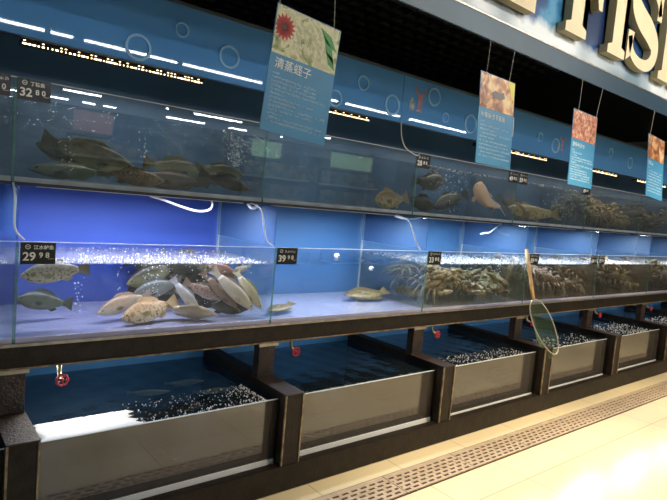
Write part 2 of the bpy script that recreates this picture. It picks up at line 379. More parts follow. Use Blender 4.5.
# ------------------------------------------------------------------ floor grates
def grate_mesh():
    bm = bmesh.new(); L, D = .57, .19; rows = 5; ph = .062; sl = .04
    rh = (D - .03) / rows
    box(bm, 0, L, 0, .015, 0, .006); box(bm, 0, L, D - .015, D, 0, .006); box(bm, 0, .008, .015, D - .015, 0, .006); box(bm, L - .008, L, .015, D - .015, 0, .006)
    for r in range(rows):
        y = .015 + r * rh
        box(bm, .008, L - .008, y + rh * .48, y + rh, 0, .006)
        off = .008 + (ph / 2 if r % 2 else 0) 
        x = off - ph
        while x < L:
            a, b = max(.008, x + sl), min(L - .008, x + ph)
            if b > a: box(bm, a, b, y, y + rh * .48, 0, .006)
            x += ph
    return bm
g0 = None
for i in range(20):
    x = -1.9 + .0 + i * .575 + .0
    if g0 is None: o = g0 = link('floor_grate', grate_mesh(), M['grate'])
    else: o = g0.copy(); COL.objects.link(o)
    o.location = (x, -.337, .0012)
    tag(o, 'slotted tan steel grate section in the drain line beside the rack plinth', 'grate', 'drain grate sections in the floor')

# ------------------------------------------------------------------ tank rack
KS = range(-1, 7); XL = X0 - W; XR = X0 + 7 * W
rack = empty('tank_rack', ((XL + XR) / 2, .5, 0), 'long dark brown steel rack carrying three rows of fish tanks', 'rack')
def rpart(name, d, mat, bevel=0):
    ox, oy = rack.location.x, rack.location.y
    return boxo(name, (d[0] - ox, d[1] - ox, d[2] - oy, d[3] - oy, d[4], d[5]), mat, rack, bevel)
bm = bmesh.new(); ox, oy = rack.location.x, rack.location.y
box(bm, XL - ox, XR - ox, 0 - oy, .05 - oy, 0, .135, .004); box(bm, XL - ox, XR - ox, .0505 - oy, .97 - oy, .04, .085)
box(bm, XL - ox, XR - ox, -.004 - oy, .0 - oy, .128, .136)
link('plinth', bm, M['steel'], rack)
bm = bmesh.new(); box(bm, XL - ox, XR - ox, .28 - oy, .33 - oy, .69, .785, .004); box(bm, XL - ox, XR - ox, .33 - oy, .97 - oy, .72, .785)
link('shelf_beam', bm, M['steel'], rack)
rpart('edge_strip', (XL, XR, .262, .30, .786, .797), M['alu'], .002)
rpart('edge_strip', (XL, XR, .272, .2795, .691, .697), M['trimstrip'])
rpart('upper_shelf', (XL, XR, .44, .97, 1.424, 1.437), M['black'])
rpart('back_panel', (XL, XR, .965, .985, .14, .72), M['back_low'])
rpart('back_panel', (XL, X0 + W, .965, .985, .786, 1.423), M['back_mid0'])
rpart('back_panel', (X0 + W, XR, .965, .985, .786, 1.423), M['back_mid'])
rpart('back_panel', (XL, XR, .965, .985, 1.438, 2.33), M['back_up'])
for k in range(-1, 8):
    x = X0 + k * W - ox
    bm = bmesh.new()
    box(bm, x - .052, x + .052, 0 - oy, .05 - oy, .1355, .497, .002); box(bm, x - .034, x + .034, .0502 - oy, .96 - oy, .0855, .497)
    link('pier', bm, M['steel'], rack)
    bm = bmesh.new(); box(bm, x - .056, x + .056, -.004 - oy, .34 - oy, .4975, .504, .002); link('ledge', bm, M['steel_dust'], rack)
    bm = bmesh.new(); box(bm, x - .05, x + .05, .285 - oy, .34 - oy, .5045, .6895, .003); link('stub_post', bm, M['steel_dust'], rack)
    for s in (-1, 1):
        bm = bmesh.new(); box(bm, x + s * .052 - .004, x + s * .052 + .004, -.005 - oy, .004 - oy, .14, .4965); link('edge_strip', bm, M['trimstrip'], rack)
    bm = bmesh.new(); box(bm, x - .06, x + .06, .27 - oy, .279 - oy, .675, .69); link('bracket', bm, M['alu'], rack)
    if k <= 7:
        bm = bmesh.new(); box(bm, x - .004, x + .004, .30 - oy, .94 - oy, 1.21, 1.422); link('divider_pane', bm, M['divider'], rack)
        bm = bmesh.new(); box(bm, x - .003, x + .003, .93 - oy, .945 - oy, .80, 1.422); link('divider_edge', bm, M['clear_hose'], rack)

# canopy with ring decorations
can = empty('canopy', (3.8, .455, 2.0), 'glossy blue canopy panel with light blue rings above the tank rows', 'canopy')
def cpart(name, d, mat): return boxo(name, (d[0] - 3.8, d[1] - 3.8, d[2] - .455, d[3] - .455, d[4] - 2.0, d[5] - 2.0), mat, can)
edges = [XL, .2, 2.6, 5.0, 7.4, XR]
PAN = []
for a, b in zip(edges[:-1], edges[1:]): PAN.append((b, cpart('panel', (a + .002, b - .002, .455, .475, 2.03, 2.335), M['fascia'])))
cpart('underside', (XL, XR, .4755, .50, 2.03, 2.05), M['black'])
cpart('top_cap', (XL, XR, .450, .53, 2.336, 2.352), M['fascia_cap'])
cpart('roof', (XL, XR, .5305, .985, 2.336, 2.345), M['black'])
for x, z, r in ((.878, 2.058, .060), (1.08, 2.223, .035), (1.337, 2.156, .058), (2.042, 2.072, .05), (2.248, 2.212, .046), (2.51, 2.127, .066),
                (2.90, 2.25, .062), (3.035, 2.135, .035), (3.32, 2.135, .07), (4.263, 2.177, .038), (4.52, 2.14, .065), (5.55, 2.21, .045), (6.0, 2.16, .06), (6.5, 2.2, .04),
                (.1, 2.2, .05), (-.4, 2.12, .06), (7.2, 2.15, .06), (7.8, 2.22, .04)):
    bm = bmesh.new(); n = 40; w_ = r * .2
    z = min(z, 2.33 - r); z = max(z, 2.032 + r)
    P = []
    for i in range(n):
        a = 2 * PI * i / n; P.append([bm.verts.new((x - 3.8 + math.cos(a) * q, yy, z - 2.0 + math.sin(a) * q)) for q, yy in ((r, -.0005), (r, -.006), (r - w_, -.006), (r - w_, -.0005))])
    for i in range(n):
        A, B = P[i], P[(i + 1) % n]
        for j in range(4): bm.faces.new((A[j], A[(j + 1) % 4], B[(j + 1) % 4], B[j]))
    bmesh.ops.recalc_face_normals(bm, faces=bm.faces)
    link('ring', bm, M['ring'], [p for b_, p in PAN if x < b_][0])
# lobster stickers on the canopy
def lobster_decal(x, z, s, label):
    e = empty('lobster_sticker', (x, .4542, z), label, 'sticker')
    bm = bmesh.new()
    body = [(0, -.5), (.10, -.42), (.16, -.1), (.20, .15), (.12, .34), (-.12, .34), (-.20, .15), (-.16, -.1), (-.10, -.42)]
    prism(bm, [(a * s, b * s) for a, b in body], -.0012, 0)
    prism(bm, [(a * s, (b - .5) * s) for a, b in ((0, .08), (.18, .02), (.24, -.12), (0, -.06), (-.24, -.12), (-.18, .02))], -.0014, -.0002)
    link('body_print', bm, M['pink_decal'], e)
    bm = bmesh.new()
    for sg in (-1, 1):
        c = [(.12, .2), (.3, .3), (.42, .46), (.40, .72), (.28, .62), (.30, .5), (.22, .4), (.1, .32)]
        prism(bm, [(a * s * sg, b * s) for a, b in (c if sg > 0 else c[::-1])], -.0012, 0)
    link('claw_print', bm, M['pink_decal'], e)
    bm = bmesh.new(); prism(bm, [(-.75 * s, -.6 * s), (-.45 * s, -.65 * s), (-.35 * s, -.2 * s), (-.55 * s, .1 * s), (-.72 * s, -.1 * s)], -.001, 0)
    link('shell_print', bm, M['pale_decal'], e)
lobster_decal(2.765, 2.20, .13, 'faded pink lobster sticker on the blue canopy between the first and second hanging posters')
lobster_decal(4.63, 2.17, .10, 'small pink lobster sticker on the canopy just left of the third hanging poster')

# LED bars behind the canopy
for i, k in enumerate(KS):
    # under-shelf lamp
    xc = X0 + (k + .5) * W
    e = empty('shelf_lamp', (xc, .50, 1.424), 'slim white lamp fixed under the upper shelf over a middle tank', 'lamp', 'lamps under the upper shelf')
    boxo('housing', (-.5, .5, -.02, .02, -.004, -.0005), M['white_plastic'], e)
    xa, xb = ((-.75, .25), (.43, 1.26), (1.68, 2.43), (3.0, 3.02), (3.6, 4.6), (5.15, 6.0), (6.5, 7.3), (7.7, 8.6))[i]
    if k == 2: continue
    lab = {0: 'warm LED light bar glittering above the upper tank under the left end of the canopy', 1: 'warm LED light bar seen just right of the first hanging poster', 3: 'warm LED light bar seen just right of the second hanging poster', 4: 'warm LED light bar seen just right of the third hanging poster'}.get(k, 'warm LED light bar under the blue canopy over an upper tank')
    e = empty('led_bar', ((xa + xb) / 2, .60, 2.03), lab, 'lamp', 'LED bars under the canopy'); h = (xb - xa) / 2
    boxo('housing', (-h, h, -.03, .03, -.012, .012), M['black'], e)
    bm = bmesh.new()
    n = 46
    for j in range(n):
        x = -h + .01 + j * (2 * h - .02) / (n - 1)
        s = .0015 + .0065 * random.random() ** 1.6
        box(bm, x - s, x + s, -.034, -.0305, -.012, -.006)
        if j % 4 == 0 or random.random() < .2: box(bm, x - .004, x + .004, -.033, -.0305, .003, .006)
    link('led_row', bm, M['led'], e)
    boxo('hanger', (-h + .05, -h + .06, -.005, .005, .0125, .30), M['black'], e); boxo('hanger', (h - .06, h - .05, -.005, .005, .0125, .30), M['black'], e)

# ------------------------------------------------------------------ tanks
ORD = {-1: 'cut off at the left edge', 0: 'leftmost whole', 1: 'second whole from the left', 2: 'third whole from the left', 3: 'fourth whole from left', 4: 'fifth whole from the left', 5: 'at the right edge', 6: 'beyond the right edge'}
def water_body(bm_d, top, mat_names, parent, name='water', loc=None, nx=36, ny=16, amp=.003, film=0):
    x0, x1, y0, y1, z0, z1 = bm_d
    bm = bmesh.new(); G = []
    rnd = random.Random(int(x0 * 1000))
    for i in range(nx + 1):
        G.append([])
        for j in range(ny + 1):
            x = x0 + (x1 - x0) * i / nx; y = y0 + (y1 - y0) * j / ny
            z = z1 + (amp * (math.sin(x * 41 + y * 13) + math.sin(y * 37 - x * 19)) if 0 < i < nx and 0 < j < ny else 0)
            G[-1].append(bm.verts.new((x, y, z)))
    for i in range(nx):
        for j in range(ny): bm.faces.new((G[i][j], G[i + 1][j], G[i + 1][j + 1], G[i][j + 1])).material_index = film
    b = [bm.verts.new(c) for c in ((x0, y0, z0), (x1, y0, z0), (x1, y1, z0), (x0, y1, z0))]
    bm.faces.new(b[::-1])
    bm.faces.new([b[0], b[1]] + [G[i][0] for i in range(nx, -1, -1)])
    bm.faces.new([b[2], b[3]] + [G[i][ny] for i in range(0, nx + 1)])
    bm.faces.new([b[1], b[2]] + [G[nx][j] for j in range(ny, -1, -1)])
    bm.faces.new([b[3], b[0]] + [G[0][j] for j in range(0, ny + 1)])
    return link(name, bm, mat_names, parent)
def tank(row, k, label):
    x0 = X0 + k * W + .0015; x1 = X0 + (k + 1) * W - .0015; t = .006
    if row == 'mid': y0, y1, z0, z1, wz = .28, .945, .7975, 1.203, 1.117; base = M['white_base']; wm = M['water_mid'] if k < 2 else M['water_murky'] if k == 2 else M['water_brown']; gm = M['glass']; r = 0
    elif row == 'up': y0, y1, z0, z1, wz = .455, .945, 1.4375, 1.857, 1.785; base = M['grey_base']; wm = M['water_up']; gm = M['glass_up']
    else: y0, y1, z0, z1, wz = .085, .945, .0865, .452, .440; base = M['dark_base']; wm = M['water_low']; gm = M['glass_low']; x0 += .048; x1 -= .040
    e = empty('fish_tank', ((x0 + x1) / 2, (y0 + y1) / 2, z0), label, 'tank', {'mid': 'middle row tanks', 'up': 'upper row tanks', 'low': 'floor row tanks'}[row])
    ox, oy, oz = e.location
    def P(name, a, m): return boxo(name, (a[0] - ox, a[1] - ox, a[2] - oy, a[3] - oy, a[4] - oz, a[5] - oz), m, e)
    bt = .02 if row != 'low' else .008
    P('base', (x0, x1, y0 + .0005, y1, z0, z0 + bt), base)
    P('front_pane', (x0, x1, y0, y0 + t, z0 + bt + .0005, z1), M['glass_clouded'] if row == 'low' else gm)
    P('side_pane', (x0, x0 + t, y0 + t + .0005, y1 - .0005, z0 + bt + .0005, z1), gm)
    P('side_pane', (x1 - t, x1, y0 + t + .0005, y1 - .0005, z0 + bt + .0005, z1), gm)
    P('corner_seal', (x0 - .001, x0 + .004, y0 - .002, y0 - .0003, z0, z1), M['glass_edge'] if row != 'low' else M['black'])
    P('corner_seal', (x1 - .004, x1 + .001, y0 - .002, y0 - .0003, z0, z1), M['glass_edge'] if row != 'low' else M['black'])
    P('rim', (x0, x1, y0 - .001, y0 + t + .001, z1 + .0005, z1 + .0035), M['clear_hose'])
    if row == 'low': P('tile_reflection_strip', (x0, x1, y0 - .006, y0 - .0005, z0, z0 + (.058 if k < 2 else .042)), M['white_plastic'])  # white strip added in place of the floor tiles' reflection in the glass
    water_body((x0 + t + .001 - ox, x1 - t - .001 - ox, y0 + t + .001 - oy, y1 - .002 - oy, z0 + bt + .001 - oz, wz - oz), None, [wm, M['water_film']], e, amp=.001 if row == 'low' else .003, film=1 if row == 'mid' and k != 1 else 0)
    return e
UPC = {-1: '', 0: ' holding a heap of big dark bass', 1: ' nearly empty', 2: ' with one pale pink fish', 3: ' with a long yellowish fish', 4: ' packed with brown crabs', 5: ' packed with dark shellfish', 6: ''}
MDC = {-1: '', 0: ' crowded with cream and pink fish', 1: ' with brown flatfish', 2: ' with a pile of olive crabs', 3: ' behind the landing net, with crabs', 4: ' with brown long-legged crabs', 5: ' with dark brown crabs', 6: ''}
LWC = {-1: '', 0: ' with white foam and dim teal side glass', 1: ' with a plain pale front under blue wall', 2: ' with pale flat fish near its floor', 3: ' right of the landing net', 4: ' with an orange fish at its foot', 5: ', small in the view', 6: ''}
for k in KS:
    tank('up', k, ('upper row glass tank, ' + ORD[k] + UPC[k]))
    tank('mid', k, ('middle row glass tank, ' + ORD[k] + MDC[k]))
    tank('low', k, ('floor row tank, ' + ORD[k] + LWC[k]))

# ------------------------------------------------------------------ foam and bubbles
def specks(name, label, cat, pts, mat, sub=1):
    bm = bmesh.new(); c = Vector(pts[0][0])
    for p, r in pts: ball(bm, Vector(p) - c, r * (.7 if name == 'bubbles' else 1), sub)
    o = link(name, bm, mat, None, True, c); tag(o, label, cat, kind='stuff'); return o
R_ = random.Random(5)
def foam_line(k, x0, x1, n, dens=1.0, label='', rows=.5, z=1.119, y0=.292):
    P = []
    for i in range(n * 2):
        y = y0 + abs(R_.gauss(0, 1)) * .07 * rows
        r = R_.uniform(.001, .0034) * dens
        P.append(((R_.uniform(x0, x1), min(y, .9), z + R_.uniform(-.002, .003)), r))
    specks('foam', label, 'foam', P, M['foam'])
foam_line(0, .56, 1.58, 340, 1, 'white foam line on the water of the middle tank with cream fish', 1.4)
foam_line(-1, -.6, .38, 100, .9, 'foam on the middle tank cut by the left edge')
foam_line(2, 2.83, 3.98, 330, 1.2, 'white foam on the water of the middle tank with olive crabs', 2)
foam_line(3, 4.03, 5.17, 300, 1.2, 'white foam on the water of the middle tank behind the net', 2)
foam_line(4, 5.23, 6.37, 260, 1.3, 'white foam on the water of the middle tank with long-legged crabs', 2)
foam_line(5, 6.43, 7.55, 200, 1.3, 'white foam on the middle tank at the right edge', 2)
foam_line(0, 3.95, 5.3, 150, 1, 'foam on the water of the upper tank with the yellowish fish', 1.2, 1.787, .466)
foam_line(0, 2.83, 3.9, 120, 1, 'foam on the water of the upper tank with the pale pink fish', 1.2, 1.787, .466)
for k, n in ((0, 220), (2, 900), (3, 900), (4, 900), (5, 700)):
    P = []
    for i in range(n): P.append(((X0 + k * W + R_.uniform(.02 if k else .3, 1.18), R_.uniform(.295, .92), 1.1185 + R_.uniform(-.001, .002)), R_.uniform(.002, .0055)))
    specks('foam', 'froth spread over the water of the ' + ORD[k] + ' middle row tank', 'foam', P, M['froth'])
def column(label, x, y, z0, z1, n, spread, r=.004):
    P = []
    for i in range(n):
        t = R_.random(); s = spread * (.4 + t)
        P.append(((x + R_.gauss(0, s), max(y + R_.gauss(0, s * .6), .30), z0 + (z1 - z0) * t), r * R_.uniform(.4, 1.3)))
    specks('bubbles', label, 'bubbles', P, M['bubble'])
column('rising bubbles on the blue water at the left of the middle fish tank', .68, .45, .86, 1.11, 26, .014, .006)
column('thin line of bubbles right of the first bubble column', .86, .5, .86, 1.11, 14, .006, .005)
column('bubbles over the orange speckled fish', 1.0, .4, .95, 1.11, 60, .05, .005)
column('bubbles among the cream and pink fish', 1.3, .42, .9, 1.11, 70, .09, .004)
column('bubbles rising through the olive crabs', 3.5, .45, .85, 1.11, 90, .10, .005)
column('bubbles in the middle tank left of the landing net', 3.8, .4, .85, 1.11, 40, .02, .006)
column('bubbles among the pinkish crabs', 4.4, .42, .85, 1.11, 80, .15, .005)
column('cloud of fine bubbles in the upper bass tank', 1.50, .60, 1.62, 1.78, 420, .035, .0035)
column('bubbles before the dark fish in the upper tank', 3.3, .56, 1.48, 1.78, 160, .09, .005)
column('bubbles in the dark part of the upper tank with the yellowish fish', 4.95, .56, 1.5, 1.76, 180, .10, .005)
column('sparse bubbles in the left half of the upper bass tank', .95, .5, 1.6, 1.74, 26, .02, .005)
column('bubbles over the green fish at the left of the upper bass tank', .62, .5, 1.5, 1.66, 18, .02, .005)
# lower tank: thick foam patch and scattered foam
bm = bmesh.new(); G = {}
nx, ny = 40, 16
for i in range(nx + 1):
    for j in range(ny + 1):
        u, v = i / nx, j / ny
        x = .0 + .38 * u + .012 * math.sin(v * 9) + (.02 * math.sin(v * 23) + .01 * R_.random() if i == nx else 0); y = .17 * v + (.01 * R_.random() if j == ny else 0)
        zz = (.006 + .004 * R_.random()) if (0 < i < nx and 0 < j < ny) else 0
        G[i, j] = bm.verts.new((x, y, zz))
for i in range(nx):
    for j in range(ny): bm.faces.new((G[i, j], G[i + 1, j], G[i + 1, j + 1], G[i, j + 1]))
o = link('foam', bm, M['foam'], None, True, (.474, .115, .442)); tag(o, 'thick bright white foam patch on the left floor tank water', 'foam', kind='stuff')
def scatter(label, x0, x1, y0, y1, n, r, z=.442, bias=None):
    y0 += .083; y1 += .083; n *= 2; r *= .55
    P = []
    for i in range(n):
        u = R_.random(); x = x0 + (x1 - x0) * u
        if bias: x = x1 - (x1 - x0) * (R_.random() ** bias)
        P.append(((x, y0 + (y1 - y0) * R_.random() ** 1.3, z), r * R_.uniform(.35, 1.2)))
    specks('foam', label, 'foam', P, M['foam'])
scatter('white foam specks on the dark water right of the thick foam patch', .86, 1.51, .035, .30, 210, .0055, bias=2.2)
scatter('foam along the front of the second floor tank', 1.7, 2.7, .034, .06, 50, .003)
scatter('foam specks on the third floor tank left of the net', 2.9, 3.88, .034, .22, 170, .006)
scatter('foam specks on the floor tank right of the net', 4.1, 5.08, .034, .3, 120, .007)
scatter('foam specks on the floor tank with the orange fish', 5.3, 6.28, .034, .45, 200, .008)
scatter('foam specks on the floor tank at the right edge', 6.5, 7.5, .034, .4, 150, .009)

# ------------------------------------------------------------------ fish
def body_profile(shape, t):
    """half height, half width, centre height at t (0 tail root .. 1 nose), length 1"""
    if shape == 'oval': h = .175 * math.sin(PI * min(1, (.10 + .90 * t)) ** 1.15) ** .75 if t < .999 else .01; wd = h * .5
    elif shape == 'long': h = .105 * math.sin(PI * min(1, (.13 + .87 * t)) ** 1.1) ** .7 if t < .999 else .008; wd = h * .72
    else: h = .2 * math.sin(PI * min(1, (.12 + .88 * t))) ** .8 if t < .999 else .01; wd = h * .3
    return max(h, .012), max(wd, .008)
def fish_proto(shape, mat, finmat, bend):
    e = empty('fish', (0, 0, 0))
    n, seg = 22, 16
    def spine(t):  # t 0 nose .. 1 tail root along -x
        x = .5 - .82 * t
        return Vector((x, bend * (t - .35) ** 2 * (1 if t > .35 else 0), 0))
    bm = bmesh.new(); rings = []
    for i in range(n + 1):
        t = i / n; h, wd = body_profile(shape, 1 - t)
        if i == 0: h, wd = .014, .012
        c = spine(t); r = []
        for j in range(seg):
            a = 2 * PI * j / seg; ca, sa = math.cos(a), math.sin(a)
            zz = h * sa * (1.0 if sa > 0 else .92); yy = wd * (abs(ca) ** .85) * (1 if ca > 0 else -1)
            r.append(bm.verts.new(c + Vector((0, yy, zz))))
        rings.append(r)
    for i in range(n):
        for j in range(seg): bm.faces.new((rings[i][j], rings[i][(j + 1) % seg], rings[i + 1][(j + 1) % seg], rings[i + 1][j]))
    bm.faces.new(rings[0][::-1]); bm.faces.new(rings[-1])
    bmesh.ops.recalc_face_normals(bm, faces=bm.faces)
    link('body', bm, mat, e, True)
    hroot = body_profile(shape, 0)[0]; tb = spine(1.0)
    def fin(name, pts, y=0, th=.004, bendy=0, parent=e):
        bm = bmesh.new()
        P = [(x, z) for x, z in pts]
        A = [bm.verts.new((x, y - th + bendy * (x - pts[0][0]), z)) for x, z in P]; B = [bm.verts.new((x, y + th + bendy * (x - pts[0][0]), z)) for x, z in P]
        f = bm.faces.new(A); g = bm.faces.new(B[::-1])
        for i in range(len(P)): bm.faces.new((A[(i + 1) % len(P)], A[i], B[i], B[(i + 1) % len(P)]))
        bmesh.ops.triangulate(bm, faces=[f, g]); bmesh.ops.recalc_face_normals(bm, faces=bm.faces)
        return link(name, bm, finmat, parent)
    tx = tb.x + .01; s = 1.0 if shape != 'long' else .6
    fin('tail_fin', [(tx, hroot * .8), (tx - .08, .075 * s), (tx - .18, .14 * s), (tx - .15, .05 * s), (tx - .135, 0), (tx - .15, -.05 * s), (tx - .18, -.13 * s), (tx - .08, -.07 * s), (tx, -hroot * .8)], tb.y, bendy=-.3 * (1 if bend > 0 else -1))
    def top(x): t = (.5 - x) / .82; return body_profile(shape, 1 - t)[0], spine(t).y
    dz = .055 if shape != 'long' else .03
    xs = [.20, .12, .04, -.04, -.12, -.20]; P = [(x, top(x)[0] - .012) for x in xs]
    crest = [(x - .03, top(x)[0] + dz * q) for x, q in zip(xs, (.25, .95, 1.0, .8, .9, .45))]
    fin('dorsal_fin', P + crest[::-1], top(-.02)[1])
    xs = [-.08, -.16, -.22]; P = [(x, -top(x)[0] * .92 + .01) for x in xs]
    fin('anal_fin', P + [(-.27, -top(-.22)[0] - dz * .4), (-.17, -top(-.16)[0] - dz * .8)], top(-.14)[1])
    for sgn in (-1, 1):
        wd = body_profile(shape, .75)[1]
        bm = bmesh.new(); V = [Vector(p) for p in ((.24, wd * .92, -.03), (.12, wd + .05, -.005), (.07, wd + .06, -.05), (.11, wd + .04, -.085), (.2, wd * .9, -.07))]
        f1 = bm.faces.new([bm.verts.new((v.x, v.y * sgn, v.z)) for v in V]); 
        bmesh.ops.solidify(bm, geom=[f1], thickness=.004)
        link('pectoral_fin', bm, finmat, e)
        wd = body_profile(shape, .90)[1]
        bm = bmesh.new(); ball(bm, (.5 - .82 * .11, sgn * body_profile(shape, .89)[1] * .84, .022), .016, 2, (1, .6, 1)); link('eye', bm, M['eye'], e, True)
    return e
M['eye'] = pbr('fish_eye', (.02, .02, .02), .1)
FC = {  # back, belly, spots
    'cream': ((.52, .42, .3), (.85, .78, .62), None), 'cream2': ((.46, .38, .2), (.82, .76, .55), None),
    'pinkbrown': ((.18, .11, .07), (.42, .29, .21), None), 'silver': ((.42, .40, .38), (.8, .77, .72), None),
    'beige': ((.55, .42, .26), (.85, .76, .58), None), 'pink': ((.36, .24, .17), (.62, .46, .36), (.22, .12, .09)),
    'speckled': ((.55, .33, .12), (.85, .7, .45), (.35, .17, .05)), 'ruddy': ((.34, .22, .12), (.75, .66, .50), None),
    'olive': ((.035, .03, .013), (.30, .30, .15), None), 'grey': ((.10, .105, .09), (.30, .31, .27), None), 'pale': ((.30, .28, .2), (.68, .62, .5), (.18, .16, .1)),
    'green': ((.02, .035, .02), (.11, .14, .10), None), 'rust': ((.30, .14, .09), (.45, .32, .22), (.2, .13, .08)), 'dark': ((.018, .018, .014), (.07, .07, .05), None),
    'olivebrown': ((.16, .11, .04), (.26, .19, .08), (.07, .05, .02)), 'brown': ((.10, .055, .02), (.24, .15, .07), (.34, .2, .09)),
    'darkbrown': ((.035, .02, .012), (.10, .06, .035), None), 'yellow': ((.16, .11, .04), (.50, .40, .19), (.12, .08, .03)), 'pinkpale': ((.42, .28, .16), (.75, .5, .36), None),
    'white': ((.6, .6, .58), (.85, .83, .8), None), 'orange': ((.5, .2, .05), (.75, .4, .15), None)}
FM = {}; FPROTO = {}
def fish(shape, col, tail, head, label, roll=0, tall=1.0, group=None, bend=.25):
    key = (shape, col, bend)
    if col not in FM:
        b, v, s = FC[col]; FM[col] = (fish_mat('fish_skin_' + col, b, v, s), pbr('fish_fin_' + col, tuple(.6 * a + .25 * c for a, c in zip(b, v)), .5))
    if key not in FPROTO: r = FPROTO[key] = fish_proto(shape, FM[col][0], FM[col][1], bend)
    else: r = copy_tree(FPROTO[key])
    tail, head = Vector(tail), Vector(head); d = head - tail; L = d.length; x = d.normalized()
    up = Vector((0, 0, 1)) if abs(x.z) < .9 else Vector((0, 1, 0))
    y = up.cross(x).normalized(); z = x.cross(y)
    m = Matrix((x, y, z)).transposed() @ Matrix.Rotation(roll, 3, 'X')
    r.rotation_euler = m.to_euler(); r.location = (tail + head) / 2; r.scale = (L, L * tall, L * tall)
    keep_inside(r)
    return tag(r, label, 'fish', group)
G0 = 'fish crowded in the middle row tank'
fish('long', 'cream', (1.300, .40, 1.070), (1.522, .335, .862), 'long cream fish slanting head down, left one of the cream pair', .1, 1.15, G0, .08)
fish('long', 'cream2', (1.435, .41, 1.065), (1.575, .335, .862), 'yellowish cream fish slanting head down, nearest the right corner of its tank', .1, 1.2, G0, .08)
fish('long', 'pinkbrown', (1.270, .46, 1.05), (1.480, .40, .845), 'slender pink-brown fish tucked behind the left cream fish', .1, .9, G0, .08)
fish('long', 'silver', (1.100, .44, 1.02), (1.235, .38, .862), 'silver fish with raised tail above the beige fish on the tank floor', .1, 1.25, G0, .1)
fish('oval', 'beige', (1.060, .42, .865), (1.305, .335, .850), 'plump beige fish lying on the floor at the middle of its tank', .8, 1.1, G0, .1)
fish('oval', 'pink', (1.20, .52, .985), (1.40, .45, .905), 'mottled pink round-bodied fish between silver and cream fish', .3, .95, G0, .1)
fish('oval', 'speckled', (1.13, .45, .895), (.835, .345, .855), 'orange speckled fish lying on the tank floor facing left', .5, 1.0, G0, .1)
fish('oval', 'ruddy', (1.02, .55, .925), (.750, .42, .868), 'beige fish with a reddish head facing left on the lilac floor', .2, .8, G0)
fish('oval', 'olive', (1.25, .72, 1.06), (.95, .64, .96), 'dark olive fish high behind the orange speckled fish', .1, .95, G0)
fish('oval', 'grey', (1.22, .62, .98), (.95, .56, .91), 'grey fish hovering just over the orange speckled fish', .1, 1.0, G0)
fish('oval', 'pale', (.690, .42, 1.08), (.425, .36, 1.055), 'pale grey fish near the water line under the 29.98 price tag', .1, 1.0, G0)
fish('oval', 'green', (.665, .6, .885), (.435, .50, .935), 'dim green fish low in the left corner of its tank', .1, 1.0, G0)
fish('oval', 'rust', (1.33, .60, 1.085), (1.53, .52, 1.01), 'rusty red fish behind the two cream fish', .3, .9, G0)
fish('long', 'dark', (1.575, .62, 1.06), (1.42, .55, .90), 'dark slender fish at the back right of its tank', .2, 1.6, G0)
fish('oval', 'dark', (1.30, .46, .86), (1.54, .40, .860), 'dark fish low under the pair of cream fish', .3, 1.0, G0)
fish('oval', 'dark', (1.18, .56, .90), (1.40, .50, .89), 'dark fish behind the beige fish on the floor', .2, 1.0, G0)
fish('oval', 'grey', (1.42, .8, 1.04), (1.16, .76, .98), 'grey fish at the back above the silver one', .2, 1.1, G0)
fish('oval', 'olive', (1.05, .8, .93), (1.3, .72, .92), 'olive fish deep at the back, low behind the silver fish', .2, 1.1, G0)
fish('oval', 'dark', (1.52, .85, .92), (1.25, .86, .96), 'dark fish at the very back right of its tank', .2, 1.3, G0)
fish('oval', 'dark', (1.10, .66, 1.07), (1.38, .62, 1.01), 'dark fish just under the foam at the middle of its tank', .2, .9, G0)
fish('oval', 'olive', (1.36, .58, .96), (1.53, .52, .90), 'olive fish seen in the gap between the two cream fish', .2, 1.3, G0)
fish('long', 'pale', (1.57, .46, 1.085), (1.475, .55, 1.02), 'pale fish with its tail up in the top right corner of its tank', .2, 1.2, G0)
for i, (a, b, c, t) in enumerate((('grey', (1.55, .66, .98), (1.33, .62, .91), 'among the dark ones right of centre'), ('olive', (1.22, .86, 1.08), (1.5, .84, 1.04), 'high at the back right'), ('dark', (1.35, .70, .88), (1.57, .66, .93), 'low behind the cream pair'),
        ('dark', (1.02, .86, 1.04), (1.28, .86, .99), 'at the back behind the silver fish'), ('brown', (1.40, .74, 1.0), (1.16, .70, 1.03), 'at mid height behind the pink fish'), ('dark', (1.0, .76, .90), (1.24, .70, .87), 'low behind the grey fish'), ('olive', (1.57, .78, 1.07), (1.36, .74, 1.02), 'in the top right corner'))):
    fish('oval', a, b, c, 'dim ' + a + ' fish ' + t + ' of the crowded middle tank', .2, 1.1, G0)
# flat fish on white floors
fish('flat', 'olivebrown', (1.86, .46, .848), (1.625, .36, .846), 'small brown flatfish on the lilac floor in the corner next to the cream fish', 1.45, .9, None, .05)
fish('flat', 'olivebrown', (2.77, .60, .86), (2.40, .62, .86), 'brown flatfish resting on the lilac floor at the far side of its tank', 1.2, 1.0, None, .05)
G1 = 'dark fish heaped in the upper row tank'
fish('oval', 'olive', (.525, .62, 1.625), (.934, .55, 1.540), 'largest olive bass with spotted head, lying over the others in the upper tank', .3, .85, G1)
fish('long', 'green', (.836, .72, 1.500), (.49, .66, 1.495), 'dark green fish low at the left of the upper tank', .2, 1.1, G1)
fish('oval', 'brown', (.774, .55, 1.492), (1.060, .505, 1.489), 'brown mottled fish lying on the floor under the largest bass', .5, .9, G1)
fish('oval', 'olive', (1.053, .78, 1.588), (1.375, .72, 1.564), 'olive fish with raised dorsal fin at the middle of the upper tank', .1, .95, G1)
fish('oval', 'darkbrown', (1.35, .66, 1.507), (.99, .66, 1.503), 'dark brown fish under the one with the raised dorsal fin', .2, .8, G1)
fish('oval', 'olive', (1.30, .68, 1.59), (1.57, .62, 1.575), 'olive fish in front of the fine bubble cloud', .2, .9, G1)
